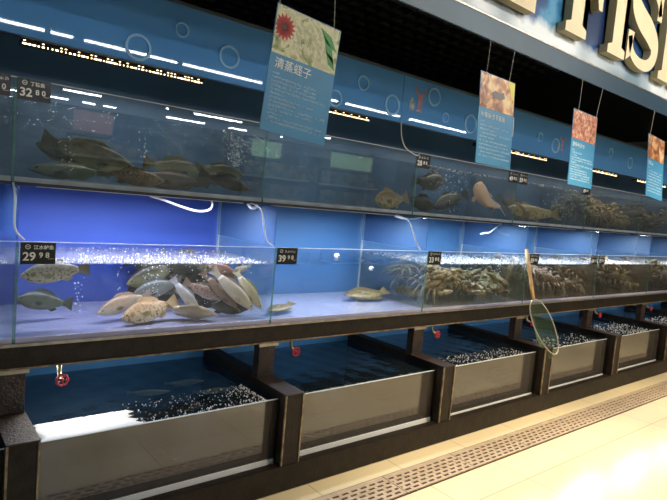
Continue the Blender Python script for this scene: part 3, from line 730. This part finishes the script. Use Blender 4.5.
fish('oval', 'darkbrown', (1.267, .55, 1.555), (1.544, .50, 1.497), 'dark brown fish slanting down to the floor at the right of the bass heap', .3, .8, G1)
fish('oval', 'dark', (.80, .82, 1.56), (.545, .82, 1.625), 'black fish with upright fin behind the largest bass', .1, 1.2, G1)
fish('oval', 'dark', (1.3, .85, 1.51), (1.5, .86, 1.53), 'black fish at the back right of the bass heap', .1, 1.1, G1)
fish('oval', 'yellow', (2.77, .54, 1.52), (2.50, .52, 1.50), 'yellow-bellied fish at the far corner of the nearly empty upper tank', .3, 1.4)
fish('oval', 'dark', (2.84, .54, 1.555), (3.10, .53, 1.49), 'dark fish next to the yellow-bellied one across the glass', .2, 1.2, 'dark fish of the upper tank with the pale pink one')
fish('oval', 'dark', (3.47, .58, 1.62), (3.12, .55, 1.50), 'dark fish slanting down in the middle of its upper tank', .2, .9, 'dark fish of the upper tank with the pale pink one')
fish('oval', 'dark', (3.15, .75, 1.68), (3.5, .8, 1.72), 'dark fish near the water line behind bubbles', .2, 1.2, 'dark fish of the upper tank with the pale pink one')
fish('oval', 'pinkpale', (3.93, .60, 1.475), (3.745, .50, 1.735), 'large pale pink fish standing nose up at the glass corner', .5, 2.0, None, .5)
fish('long', 'yellow', (4.78, .70, 1.50), (4.08, .56, 1.55), 'long yellow-brown fish with striped tail along the upper tank floor', .2, 1.0, None, .5)
fish('oval', 'yellow', (4.03, .62, 1.64), (4.40, .56, 1.50), 'yellowish fish slanting down beside the long yellow-brown one', .2, .8)
fish('oval', 'dark', (5.15, .62, 1.6), (4.8, .6, 1.55), 'dark fish behind bubbles in the upper tank with the yellow-brown fish', .2, 1.3)
# fish in the floor row
fish('long', 'white', (.99, .17, .235), (1.065, .15, .215), 'tiny whitish fish bent in the murky left floor tank', .2, 1.5, None, .9)
for i, (a, b, l) in enumerate((((.95, .55, .42), (1.16, .50, .422), 'grey fish back at the dark surface, left of three,'), ((1.17, .6, .42), (1.39, .58, .422), 'grey fish back at the dark surface, middle of three,'), ((1.25, .42, .42), (1.47, .40, .422), 'grey fish back at the dark surface, right of three,'))):
    fish('oval', 'grey', a, b, l + ' in the floor tank', .3, .45, 'fish at the surface of the left floor tank')
fish('flat', 'beige', (3.36, .19, .17), (3.68, .17, .18), 'pale flat fish at the foot of the third floor tank', .3, .8)
fish('flat', 'beige', (3.62, .24, .28), (3.88, .22, .26), 'pale round fish higher in the third floor tank', .3, .9)
fish('oval', 'orange', (5.92, .19, .18), (6.14, .17, .17), 'orange fish at the foot of its floor tank', .2, .9)

# ------------------------------------------------------------------ crabs
def crab_proto(shell, legm, wide=1.0):
    e = empty('crab', (0, 0, 0))
    bm = bmesh.new(); bmesh.ops.create_icosphere(bm, subdivisions=3, radius=1)
    for v in bm.verts:
        a = math.atan2(v.co.y, v.co.x); edge = 1 - abs(v.co.z)
        k = 1 + .06 * edge * math.cos(a * 18)
        v.co = Vector((v.co.x * .062 * wide * k, v.co.y * .042 * k * (1 + .15 * math.sin(a)), v.co.z * .019 * (1.2 if v.co.z > 0 else .9)))
    link('shell', bm, shell, e, True)
    for s in (-1, 1):
        for i in range(4):
            a = -.75 + i * .42
            y0 = -.028 + i * .016
            bm = bmesh.new()
            p = [Vector((s * .05, y0, 0)), Vector((s * .085, y0 + a * .03, .03)), Vector((s * .118, y0 + a * .055, .004)), Vector((s * .132, y0 + a * .07, -.024))]
            tube(bm, p, [.0065, .006, .0045, .0015], 6); link('leg', bm, legm, e, True)
        bm = bmesh.new()
        tube(bm, smooth_pts([(s * .045, .03, 0), (s * .075, .055, .008), (s * .068, .075, .012)], 3), [.008, .009, .01, .011, .012, .01, .008], 8)
        tube(bm, smooth_pts([(s * .068, .072, .012), (s * .050, .09, .012), (s * .030, .105, .01)], 3), [.012, .014, .014, .011, .008, .005, .001], 8)
        tube(bm, smooth_pts([(s * .056, .076, .012), (s * .036, .084, .012), (s * .026, .098, .01)], 3), [.006, .006, .005, .004, .003, .002, .001], 6)
        link('claw', bm, legm, e, True)
        bm = bmesh.new(); ball(bm, (s * .014, .043, .01), .004, 1); link('eye', bm, M['eye'], e, True)
    return e
def cm(n, a, b): return pbr(n, a, .4, col2=b, nscale=40, spec=.6)
CM = {'olive': (cm('olive_crab_shell', (.26, .22, .08), (.08, .07, .03)), cm('olive_crab_leg', (.34, .28, .13), (.14, .11, .05))),
      'tan': (cm('tan_crab_shell', (.5, .33, .14), (.2, .12, .05)), cm('tan_crab_leg', (.55, .42, .24), (.3, .2, .1))),
      'pink': (cm('pinkish_crab_shell', (.5, .27, .2), (.2, .1, .08)), cm('pinkish_crab_leg', (.75, .6, .52), (.4, .28, .22))),
      'brown': (cm('brown_crab_shell', (.2, .12, .06), (.07, .04, .025)), cm('brown_crab_leg', (.36, .26, .15), (.13, .09, .05))),
      'dark': (cm('dark_crab_shell', (.08, .06, .04), (.025, .02, .014)), cm('dark_crab_leg', (.16, .12, .07), (.05, .04, .03)))}
CP = {}
RC = random.Random(21)
def pile(cols, x0, x1, y0, y1, z0, z1, n, scale, label, group):
    for i in range(n):
        c = cols[i % len(cols)]
        if c not in CP: r = CP[c] = crab_proto(*CM[c])
        else: r = copy_tree(CP[c])
        s = scale * RC.uniform(.8, 1.15)
        r.scale = (s, s, s)
        u = (i + .5) / n
        zmax = z0 + (z1 - z0) * (.55 + .45 * RC.random())
        r.location = (x0 + (x1 - x0) * ((i * .6180339) % 1), y0 + (y1 - y0) * RC.random() ** 1.4, z0 + (zmax - z0) * (((i * .381966) % 1)))
        r.rotation_euler = (RC.uniform(-.1, .75), RC.uniform(-.45, .45), RC.choice((0, PI)) + RC.uniform(-.9, .9))
        keep_inside(r)
        tag(r, c + ' crab, one of the ' + label, 'crab', group + ', the ' + c + ' ones')
pile(['olive', 'brown', 'tan', 'olive'], 2.93, 3.78, .36, .86, .85, 1.03, 44, 1.35, 'heap in the third whole middle tank', 'crabs of the middle tank left of the net')
pile(['pink', 'brown', 'pink', 'dark'], 4.15, 5.06, .37, .84, .85, 1.08, 44, 1.4, 'heap in the middle tank behind the net', 'crabs of the middle tank behind the net')
pile(['brown', 'dark', 'olive'], 5.35, 6.26, .38, .84, .85, 1.08, 44, 1.5, 'heap in the fifth whole middle tank', 'crabs of the fifth whole middle tank')
pile(['brown', 'dark'], 6.55, 7.46, .38, .84, .85, 1.08, 36, 1.5, 'heap in the middle tank at the right edge', 'crabs of the middle tank at the right edge')
pile(['tan', 'brown', 'olive'], 5.35, 6.26, .55, .84, 1.49, 1.74, 36, 1.4, 'heap in the upper tank between the third and fourth posters', 'crabs of the upper tank between posters')
pile(['dark', 'brown'], 6.55, 7.46, .56, .84, 1.49, 1.74, 30, 1.4, 'heap in the upper tank at the right edge', 'crabs of the upper tank at the right edge')

# ------------------------------------------------------------------ price tags
def pseudo(bm, x, z, s, rnd, y=0):
    """one small unreadable character made of strokes"""
    n = rnd.randint(4, 6)
    for i in range(n):
        if rnd.random() < .5:
            zz = z + s * rnd.choice((.05, .3, .55, .85)); a = x + s * rnd.uniform(0, .3); b = x + s * rnd.uniform(.6, .95); box(bm, a, b, y - .0005, y, zz, zz + s * .11)
        else:
            xx = x + s * rnd.choice((.1, .45, .8)); a = z + s * rnd.uniform(0, .35); b = z + s * rnd.uniform(.6, .95); box(bm, xx, xx + s * .11, y - .0005, y, a, b)
def price_tag(x, y, z, wd, ht, big, small, title, label):
    """x,z is the top left corner"""
    e = empty('price_tag', (x, y, z), label, 'price tag')
    root = e; e = boxo('card', (0, wd, 0, .003, -ht, 0), M['tag_black'], e)
    u = ht / .086
    # round mark and name line
    bm = bmesh.new(); n = 20; c = Vector((.026 * u, -.0006, -.017 * u)); ro, ri = .0095 * u, .0072 * u
    V = [[bm.verts.new((c.x + q * math.cos(2 * PI * i / n), -.0006, c.z + q * math.sin(2 * PI * i / n))) for q in (ro, ri)] for i in range(n)]
    for i in range(n): bm.faces.new((V[i][0], V[(i + 1) % n][0], V[(i + 1) % n][1], V[i][1]))
    box(bm, c.x - .005 * u, c.x + .005 * u, -.001, -.0002, c.z - .001 * u, c.z + .001 * u)
    link('round_mark', bm, M['tag_white'], e)
    if title: text(title, .0185 * u, M['tag_white'], e, (.046 * u, -.001, -.025 * u), bold=.0004, name='name_print', sx=min(1, (wd - .05 * u) / (len(title) * .019 * u)))
    else:
        bm = bmesh.new(); rd = random.Random(int(x * 100))
        for i in range(4): pseudo(bm, .045 * u + i * .018 * u, -.025 * u, .014 * u, rd)
        link('name_print', bm, M['tag_white'], e)
    text(big, .047 * u, M['tag_white'], e, (.008 * u, -.001, -.071 * u), bold=.0011 * u, name='price_digit')
    text(small, .030 * u, M['tag_white'], e, (.066 * u, -.001, -.060 * u), bold=.0006 * u, name='price_digit')
    bm = bmesh.new(); rd = random.Random(3)
    for i in range(3): pseudo(bm, wd - .026 * u + i * .007 * u, -.067 * u, .006 * u, rd)
    link('unit_print', bm, M['tag_white'], e)
TY, TM = .4515, .2765
price_tag(.402, TY, 1.860, .124, .086, '32', '8 0', '丁桂鱼', 'black price tag reading 32.80 on the upper tank at the left')
price_tag(.258, TY, 1.862, .120, .086, '26', '8 0', None, 'black price tag cut off by the left picture edge')
price_tag(.408, TM, 1.203, .127, .086, '29', '9 8', '江水鲈鱼', 'black price tag reading 29.98 on the middle tank full of fish')
price_tag(1.606, TM, 1.205, .130, .088, '39', '9 8', None, 'black price tag reading 39.98 on the middle tank, right of the cream fish')
price_tag(2.805, TM, 1.205, .13, .09, '33', '8 0', None, 'black price tag on the middle tank with olive crabs')
price_tag(4.035, TM, 1.205, .13, .088, '59', '8 0', None, 'black price tag directly behind the net handle')
price_tag(5.06, TM, 1.205, .125, .088, '69', '8 0', None, 'left one of two price tags side by side on a middle tank')
price_tag(5.21, TM, 1.205, .125, .088, '79', '8 0', None, 'right one of two price tags side by side on a middle tank')
price_tag(2.785, TY, 1.850, .14, .09, '28', '8 0', None, 'black price tag on the upper row under the curved white cable')
price_tag(3.875, TY, 1.852, .125, .09, '49', '8 0', None, 'left one of two price tags side by side right of the second poster')
price_tag(4.02, TY, 1.852, .125, .09, '59', '8 0', None, 'right one of two price tags side by side right of the second poster')
price_tag(5.09, TY, 1.85, .14, .085, '89', '8 0', None, 'black price tag just under the foot of the third poster')

# ------------------------------------------------------------------ overhead sign board
hd = empty('overhead_sign', (3.8, -.4, 2.345), 'overhead blue sea-print board with big cream letters and a blue-grey metal lower band', 'sign')
def hpart(name, d, mat): return boxo(name, (d[0] - 3.8, d[1] - 3.8, d[2] + .4, d[3] + .4, d[4] - 2.345, d[5] - 2.345), mat, hd)
hpart('lower_band', (-2, 11, -.4, -.388, 2.345, 2.455), M['strip_metal'])
hpart('band_edge', (-2, 11, -.404, -.4005, 2.447, 2.455), M['alu'])
bm = bmesh.new(); box(bm, -2, 11, -.396, -.388, 2.456, 3.35)
o = board = link('printed_board', bm, M['board'], hd); o.location = (-3.8, .4, -2.345)
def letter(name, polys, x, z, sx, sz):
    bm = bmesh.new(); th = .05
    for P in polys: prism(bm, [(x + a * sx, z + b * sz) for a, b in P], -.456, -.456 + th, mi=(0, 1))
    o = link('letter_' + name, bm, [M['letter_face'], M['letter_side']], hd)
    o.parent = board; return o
S = .16
def I_poly(x0=0):  # slab serif stem
    return [(x0 + 0, 0), (x0 + .44, 0), (x0 + .44, .09), (x0 + .34, .12), (x0 + .34, .88), (x0 + .44, .91), (x0 + .44, 1), (x0 + 0, 1), (x0 + 0, .91), (x0 + .1, .88), (x0 + .1, .12), (x0 + 0, .09)]
LH = .56
letter('i', [I_poly()], 3.40, 2.535, .52, LH)
letter('f', [I_poly(), [(.34, .88), (.34, 1), (.95, 1), (.95, .72), (.86, .72), (.80, .88)], [(.34, .46), (.34, .57), (.62, .57), (.66, .66), (.74, .66), (.74, .36), (.66, .36), (.62, .46)]], 2.90, 2.535, .52, LH)
letter('h', [I_poly(), I_poly(.56), [(.34, .45), (.34, .57), (.66, .57), (.66, .45)]], 4.16, 2.535, .52, LH)
letter('l', [I_poly(), [(.34, 0), (.34, .12), (.78, .12), (.86, .3), (.95, .3), (.95, 0)]], 2.06, 2.535, .56, LH)
def S_poly():
    cl = smooth_pts([(.86, 0, .70), (.80, 0, .84), (.62, 0, .93), (.36, 0, .93), (.17, 0, .82), (.17, 0, .67), (.34, 0, .56), (.62, 0, .46), (.80, 0, .34), (.80, 0, .18), (.64, 0, .07), (.38, 0, .06), (.18, 0, .14), (.10, 0, .30)], 5)
    n = len(cl); quads = []
    Lf, Rt = [], []
    for i, p in enumerate(cl):
        a = cl[max(i - 1, 0)]; b = cl[min(i + 1, n - 1)]; t = (b - a).normalized(); nrm = Vector((-t.z, 0, t.x))
        u = i / (n - 1); wd = .055 + .085 * math.exp(-((u - .5) / .2) ** 2)
        Lf.append((p.x + nrm.x * wd, p.z + nrm.z * wd)); Rt.append((p.x - nrm.x * wd, p.z - nrm.z * wd))
    for i in range(n - 1): quads.append([Lf[i], Lf[i + 1], Rt[i + 1], Rt[i]][::-1])
    return quads + [[(.78, .64), (.92, .64), (.92, .98), (.82, .92)], [(.04, .02), (.14, .08), (.20, .36), (.04, .36)]]
letter('s', S_poly(), 3.63, 2.535, .52, LH)

# ------------------------------------------------------------------ hanging posters
def poster(tl, rot, photo, title, sx, lines, label, s1, s2, seed, extra=None):
    wd, ht = .30, .455
    e = empty('hanging_poster', tl, label, 'poster', rot=rot)
    boxo('card', (0, wd, 0, .003, -ht, 0), M['sign_blue'], e)
    boxo('food_photo', (.003, wd - .003, -.0012, -.0002, -.175, -.003), photo, e)
    rd = random.Random(seed)
    if title: text(title, .042, M['tag_white'], e, (.022, -.001, -.222), bold=.0004, name='title_print')
    else:
        bm = bmesh.new()
        for i in range(sx): pseudo(bm, .02 + i * .030, -.222, .027, rd); pseudo(bm, .02 + i * .030, -.222, .027, rd)
        link('title_print', bm, M['tag_white'], e)
    bm = bmesh.new(); z = -.248
    for j in range(lines):
        n = rd.choice((6, 12, 20, 24, 25, 26)) if j else 3
        x = .02
        for i in range(n):
            if rd.random() > .1: pseudo(bm, x, z, .0095, rd)
            x += .0102
        z -= .19 / lines
    link('text_print', bm, M['sign_ink'], e)
    if extra: extra(e)
    inv = (Matrix.Translation(Vector(tl)) @ e.rotation_euler.to_matrix().to_4x4()).inverted()
    for lx, top in s1:
        bm = bmesh.new(); tube(bm, [(lx, .0015, -.004), inv @ Vector(top)], .0016, 6); link('hanging_string', bm, M['string'], e)
        bm = bmesh.new(); ball(bm, (lx, .0, -.006), .004, 1); link('pin', bm, M['wire'], e)
    if s2:   # folded lower right corner
        boxo('metal_clip', (wd - .001, wd + .004, -.003, .004, -.28, -.18), M['white_plastic'], e)
    return e
ph1 = photo_mat('razor_clam_photo', [(.3, (.10, .22, .05)), (.42, (.45, .42, .16)), (.5, (.85, .78, .5)), (.6, (.6, .6, .3)), (.7, (.75, .62, .45))], 16, 1.5)
ph2 = photo_mat('stewed_dish_photo', [(.3, (.09, .03, .02)), (.42, (.35, .12, .05)), (.52, (.7, .32, .12)), (.62, (.9, .6, .3)), (.75, (.95, .85, .3))], 15, 1.0)
ph2y = pbr('yellow_garnish_ink', (.85, .75, .08), .4)
ph3 = photo_mat('fried_dish_photo', [(.3, (.2, .05, .03)), (.45, (.5, .16, .08)), (.58, (.75, .38, .24)), (.72, (.9, .75, .65))], 20, 2.0)
ph4 = photo_mat('braised_dish_photo', [(.3, (.13, .04, .02)), (.48, (.45, .17, .06)), (.62, (.85, .5, .25)), (.75, (.9, .75, .55))], 14, 1.0)
def flower(e):
    bm = bmesh.new()
    for i in range(16):
        a = 2 * PI * i / 16; r = .05; c, s = math.cos(a), math.sin(a)
        pts = [(.042 + c * .008 - s * .003, -.075 + s * .008 + c * .003), (.042 + c * .03 - s * .008, -.075 + s * .03 + c * .008), (.042 + c * r, -.075 + s * r), (.042 + c * .03 + s * .008, -.075 + s * .03 - c * .008), (.042 + c * .008 + s * .003, -.075 + s * .008 - c * .003)]
        pts = [(min(max(x, .004), .29), z) for x, z in pts]
        prism(bm, pts[::-1], -.0018, -.0013)
    link('flower_print', bm, pbr('red_flower_ink', (.6, .04, .02), .4), e)
    bm = bmesh.new(); ball(bm, (.042, -.0014, -.075), .012, 2, (1, .08, 1)); link('flower_centre', bm, pbr('dark_ink', (.06, .03, .02), .5), e)
    bm = bmesh.new()
    for i in range(14):
        x, z = .11 + (i % 5) * .034, -.06 - (i // 5) * .035; a = -.5 - .15 * i % 1.2
        c, s = math.cos(a), math.sin(a); P = [(-.03, 0), (-.02, .007), (.02, .008), (.032, 0), (.02, -.008), (-.02, -.007)]
        prism(bm, [(x + u * c - v * s, z + u * s + v * c) for u, v in P][::-1], -.0018 - i * .00002, -.0013)
    link('clam_print', bm, pbr('cream_clam_ink', (.78, .74, .42), .4, noise=.4, nscale=60), e)
    bm = bmesh.new()
    for x0, z0, x1, z1 in ((.20, -.02, .29, -.09), (.24, -.10, .293, -.16), (.22, -.045, .285, -.14)):
        prism(bm, [(x0, z0), ((x0 + x1) / 2 + .012, (z0 + z1) / 2 + .014), (x1, z1), ((x0 + x1) / 2 - .008, (z0 + z1) / 2 - .014)][::-1], -.0022, -.0019)
    link('leaf_print', bm, pbr('green_leaf_ink', (.06, .32, .07), .4), e)
def garnish(e):
    bm = bmesh.new(); prism(bm, [(.235, -.004), (.245, -.03), (.262, -.05), (.270, -.085), (.292, -.10), (.296, -.004)], -.0018, -.0013); link('garnish_print', bm, ph2y, e)
    bm = bmesh.new()
    prism(bm, [(.10, -.09), (.13, -.075), (.17, -.082), (.20, -.07), (.215, -.10), (.17, -.115), (.12, -.112)], -.0018, -.0013); link('sauce_print', bm, pbr('dark_sauce_ink', (.06, .02, .012), .3), e)
poster((1.076, -.4, 2.162), (0, math.radians(4.6), 0), ph1, '清蒸蛏子', 4, 13, 'leftmost and largest hanging blue poster with a red flower and pale clam dish photo', [(.01, (1.067, -.4, 2.345)), (.265, (1.325, -.4, 2.345))], False, 4, flower)
poster((2.272, -.4, 2.184), (math.radians(-4), math.radians(.8), 0), ph2, None, 7, 10, 'second hanging poster from the left, brown stew photo with a yellow corner', [(.05, (2.325, -.4, 2.345)), (.245, (2.537, -.4, 2.345))], True, 5, garnish)
poster((3.197, -.4, 2.163), (math.radians(-3), math.radians(1.5), 0), ph3, None, 5, 13, 'third hanging poster from the left, reddish shredded food photo', [(.06, (3.26, -.4, 2.345)), (.285, (3.52, -.4, 2.345))], False, 6)
poster((4.277, -.4, 2.175), (math.radians(-6), math.radians(4), 0), ph4, None, 3, 9, 'rightmost hanging poster, tilted, with an orange and dark food photo', [(.03, (4.327, -.4, 2.345))], False, 7)

# ------------------------------------------------------------------ hoses and cables
def hose(P, r, mat, name, label, cat, group=None):
    c = Vector(P[0]); bm = bmesh.new(); tube(bm, [p - c for p in smooth_pts(P, 6)], r, 8); o = link(name, bm, mat, None, True, c); return tag(o, label, cat, group)
hose([(1.028, .6, 1.421), (1.108, .6, 1.402), (1.19, .6, 1.379), (1.287, .6, 1.359), (1.351, .6, 1.368), (1.372, .6, 1.39), (1.369, .6, 1.42)], .006, pbr('bright_white_hose', (.92, .93, .93), .3, emis=0), 'air_hose', 'white air hose looping down over the deep blue wall at the left', 'hose')
hose([(1.535, .5, 1.422), (1.56, .5, 1.40), (1.59, .5, 1.405), (1.590, .5, 1.422)], .009, M['white_plastic'], 'air_hose', 'short white hose loop by the first middle tank divider', 'hose')
hose([(3.79, .6, 1.324), (3.85, .6, 1.335), (3.917, .6, 1.345), (4.047, .6, 1.415)], .006, M['white_plastic'], 'air_hose', 'white hose rising under the shelf below the pale pink fish', 'hose')
hose([(2.68, .5, 1.419), (2.78, .5, 1.405), (2.92, .5, 1.418)], .007, M['white_plastic'], 'air_hose', 'flat white hose bow under the shelf at the second divider', 'hose')
hose([(2.595, .44, 2.03), (2.597, .44, 1.995), (2.614, .44, 1.931), (2.66, .44, 1.872), (2.763, .44, 1.838), (2.80, .447, 1.85)], .0035, M['clear_hose'], 'cable', 'thin pale cable curving from the canopy to the upper tank rim', 'cable')
hose([(2.614, .425, 1.425), (2.60, .30, 1.40), (2.629, .27, 1.325), (2.668, .27, 1.255), (2.721, .277, 1.213)], .004, M['clear_hose'], 'cable', 'thin cable hanging from the shelf to the middle tank with olive crabs', 'cable')
hose([(1.515, .43, 1.425), (1.500, .30, 1.40), (1.512, .27, 1.294), (1.535, .27, 1.237), (1.58, .277, 1.212)], .004, M['clear_hose'], 'cable', 'thin cable hanging from the shelf beside the 39.98 price tag', 'cable')
hose([(.398, .43, 1.43), (.385, .29, 1.38), (.385, .27, 1.26), (.42, .277, 1.213)], .004, M['clear_hose'], 'cable', 'thin cable hanging from the shelf above the 29.98 price tag', 'cable')
bm = bmesh.new(); box(bm, -.18, .18, -.018, .018, 0, .012, .003); o = link('added_beam_lamp', bm, M['white_plastic'], None, False, (.66, .36, .677)); tag(o, 'added slim lamp body, unseen behind the beam over the foamy floor tank', 'lamp')  # body for the added foam-whitening light, out of sight
for k in KS:  # bodies for the added floor tank lights, out of sight
    bm = bmesh.new(); box(bm, -.26, .26, -.016, .016, 0, .012, .003); o = link('added_beam_lamp', bm, M['white_plastic'], None, False, (X0 + (k + .5) * W, .375, .705)); tag(o, 'added slim lamp body, unseen behind the shelf beam over a floor tank', 'lamp', 'added lamps unseen behind the shelf beam')
# round white filter knobs in the second middle tank
def knob(x, y, z, label):
    e = empty('filter_float', (x, y, z), label, 'float')
    bm = bmesh.new(); ball(bm, (0, 0, 0), .022, 2, (1, .7, .8)); link('shell', bm, M['white_plastic'], e, True)
    bm = bmesh.new(); ball(bm, (.003, -.012, .0), .010, 2, (1, .6, .6)); link('inlet', bm, M['black'], e, True)
knob(2.30, .62, 1.125, 'white oval float at the water line in front of the blue wall')
knob(2.62, .62, 1.04, 'small pale float under water near the second tank divider')

# ------------------------------------------------------------------ valves under the beam
v0 = None
def valve_proto():
    e = empty('valve', (0, 0, 0))
    bm = bmesh.new(); tube(bm, [(0, .03, .06), (0, .03, .022), (0, .025, .008), (0, .0, 0)], .009, 10); link('spout', bm, M['brass'], e, True)
    bm = bmesh.new(); tube(bm, [(0, .005, 0), (0, -.022, -.004)], .0045, 8); link('stem', bm, M['brass'], e, True)
    bm = bmesh.new(); n = 24
    tube(bm, [(.023 * math.cos(2 * PI * i / n) * (1 + .06 * math.cos(7 * 2 * PI * i / n)), -.024, -.004 + .023 * math.sin(2 * PI * i / n) * (1 + .06 * math.cos(7 * 2 * PI * i / n))) for i in range(n)], .0045, 6, closed=True)
    for i in range(5):
        a = 2 * PI * i / 5; tube(bm, [(0, -.024, -.004), (.023 * math.cos(a), -.024, -.004 + .023 * math.sin(a))], .003, 5)
    ball(bm, (0, -.024, -.004), .009, 1)
    link('handwheel', bm, M['red_valve'], e, True)
    return e
for k in KS:
    if v0 is None: v = v0 = valve_proto()
    else: v = copy_tree(v0)
    v.location = (X0 + k * W + .185, .30, .629)
    tag(v, {0: 'red handwheel valve over the foamy left floor tank', 1: 'red handwheel valve over the plain pale second floor tank', 2: 'red handwheel valve over the third floor tank left of the net', 3: 'red handwheel valve behind the landing net', 4: 'red handwheel valve over the floor tank with the orange fish'}.get(k, 'red handwheel valve over a floor tank by the right edge' if k == 5 else 'red handwheel valve outside the view'), 'valve', 'red valves under the shelf beam')

# ------------------------------------------------------------------ landing net
nb = Vector((4.03, .10, .80))
net = empty('landing_net', nb, 'landing net with bamboo handle, wire hoop and green mesh leaning on the tanks', 'net')
top = Vector((3.905, .24, 1.245)) - nb; low = Vector((3.925, .14, .86)) - nb
bm = bmesh.new(); tube(bm, [top, top.lerp(low, .3), top.lerp(low, .7), low], [.014, .015, .014, .0135], 10); link('handle', bm, M['wood'], net, True)
# hoop: oval in the plane of the handle
a = low; b = Vector((4.02, -.045, .465)) - nb
ax = (b - a); hl = ax.length / 2; axn = ax.normalized(); side = Vector((.9, -.35, .1)); side = (side - axn * side.dot(axn)).normalized()
cen = (a + b) / 2; hoop = []
for i in range(36):
    t = 2 * PI * i / 36; u = math.cos(t); v = math.sin(t)
    hoop.append(cen + axn * hl * u + side * .088 * v * (1 - .12 * u))
bm = bmesh.new(); tube(bm, hoop, .004, 6, closed=True); hoop_o = link('hoop', bm, M['wire'], net, True)
bm = bmesh.new(); nrm = axn.cross(side).normalized()
if nrm.y > 0: nrm = -nrm
rings = []; nr = 9
for r in range(nr + 1):
    q = r / nr; ring = []
    for i in range(36):
        p = hoop[i] - cen; sag = math.sin(q * PI / 2)
        pt = cen + p * (1 - q * .93) + nrm * (-.055 * sag) * 1 + Vector((-.02 * sag, 0, -.06 * sag)) + axn * (.13 * sag)
        ring.append(bm.verts.new(pt))
    rings.append(ring)
for r in range(nr):
    for i in range(36): bm.faces.new((rings[r][i], rings[r][(i + 1) % 36], rings[r + 1][(i + 1) % 36], rings[r + 1][i]))
bmesh.ops.subdivide_edges(bm, edges=bm.edges[:], cuts=1, use_grid_fill=True)
bmesh.ops.wireframe(bm, faces=bm.faces[:], thickness=.0014, use_replace=True, use_even_offset=False)
link('mesh_bag', bm, M['net_green'], hoop_o)
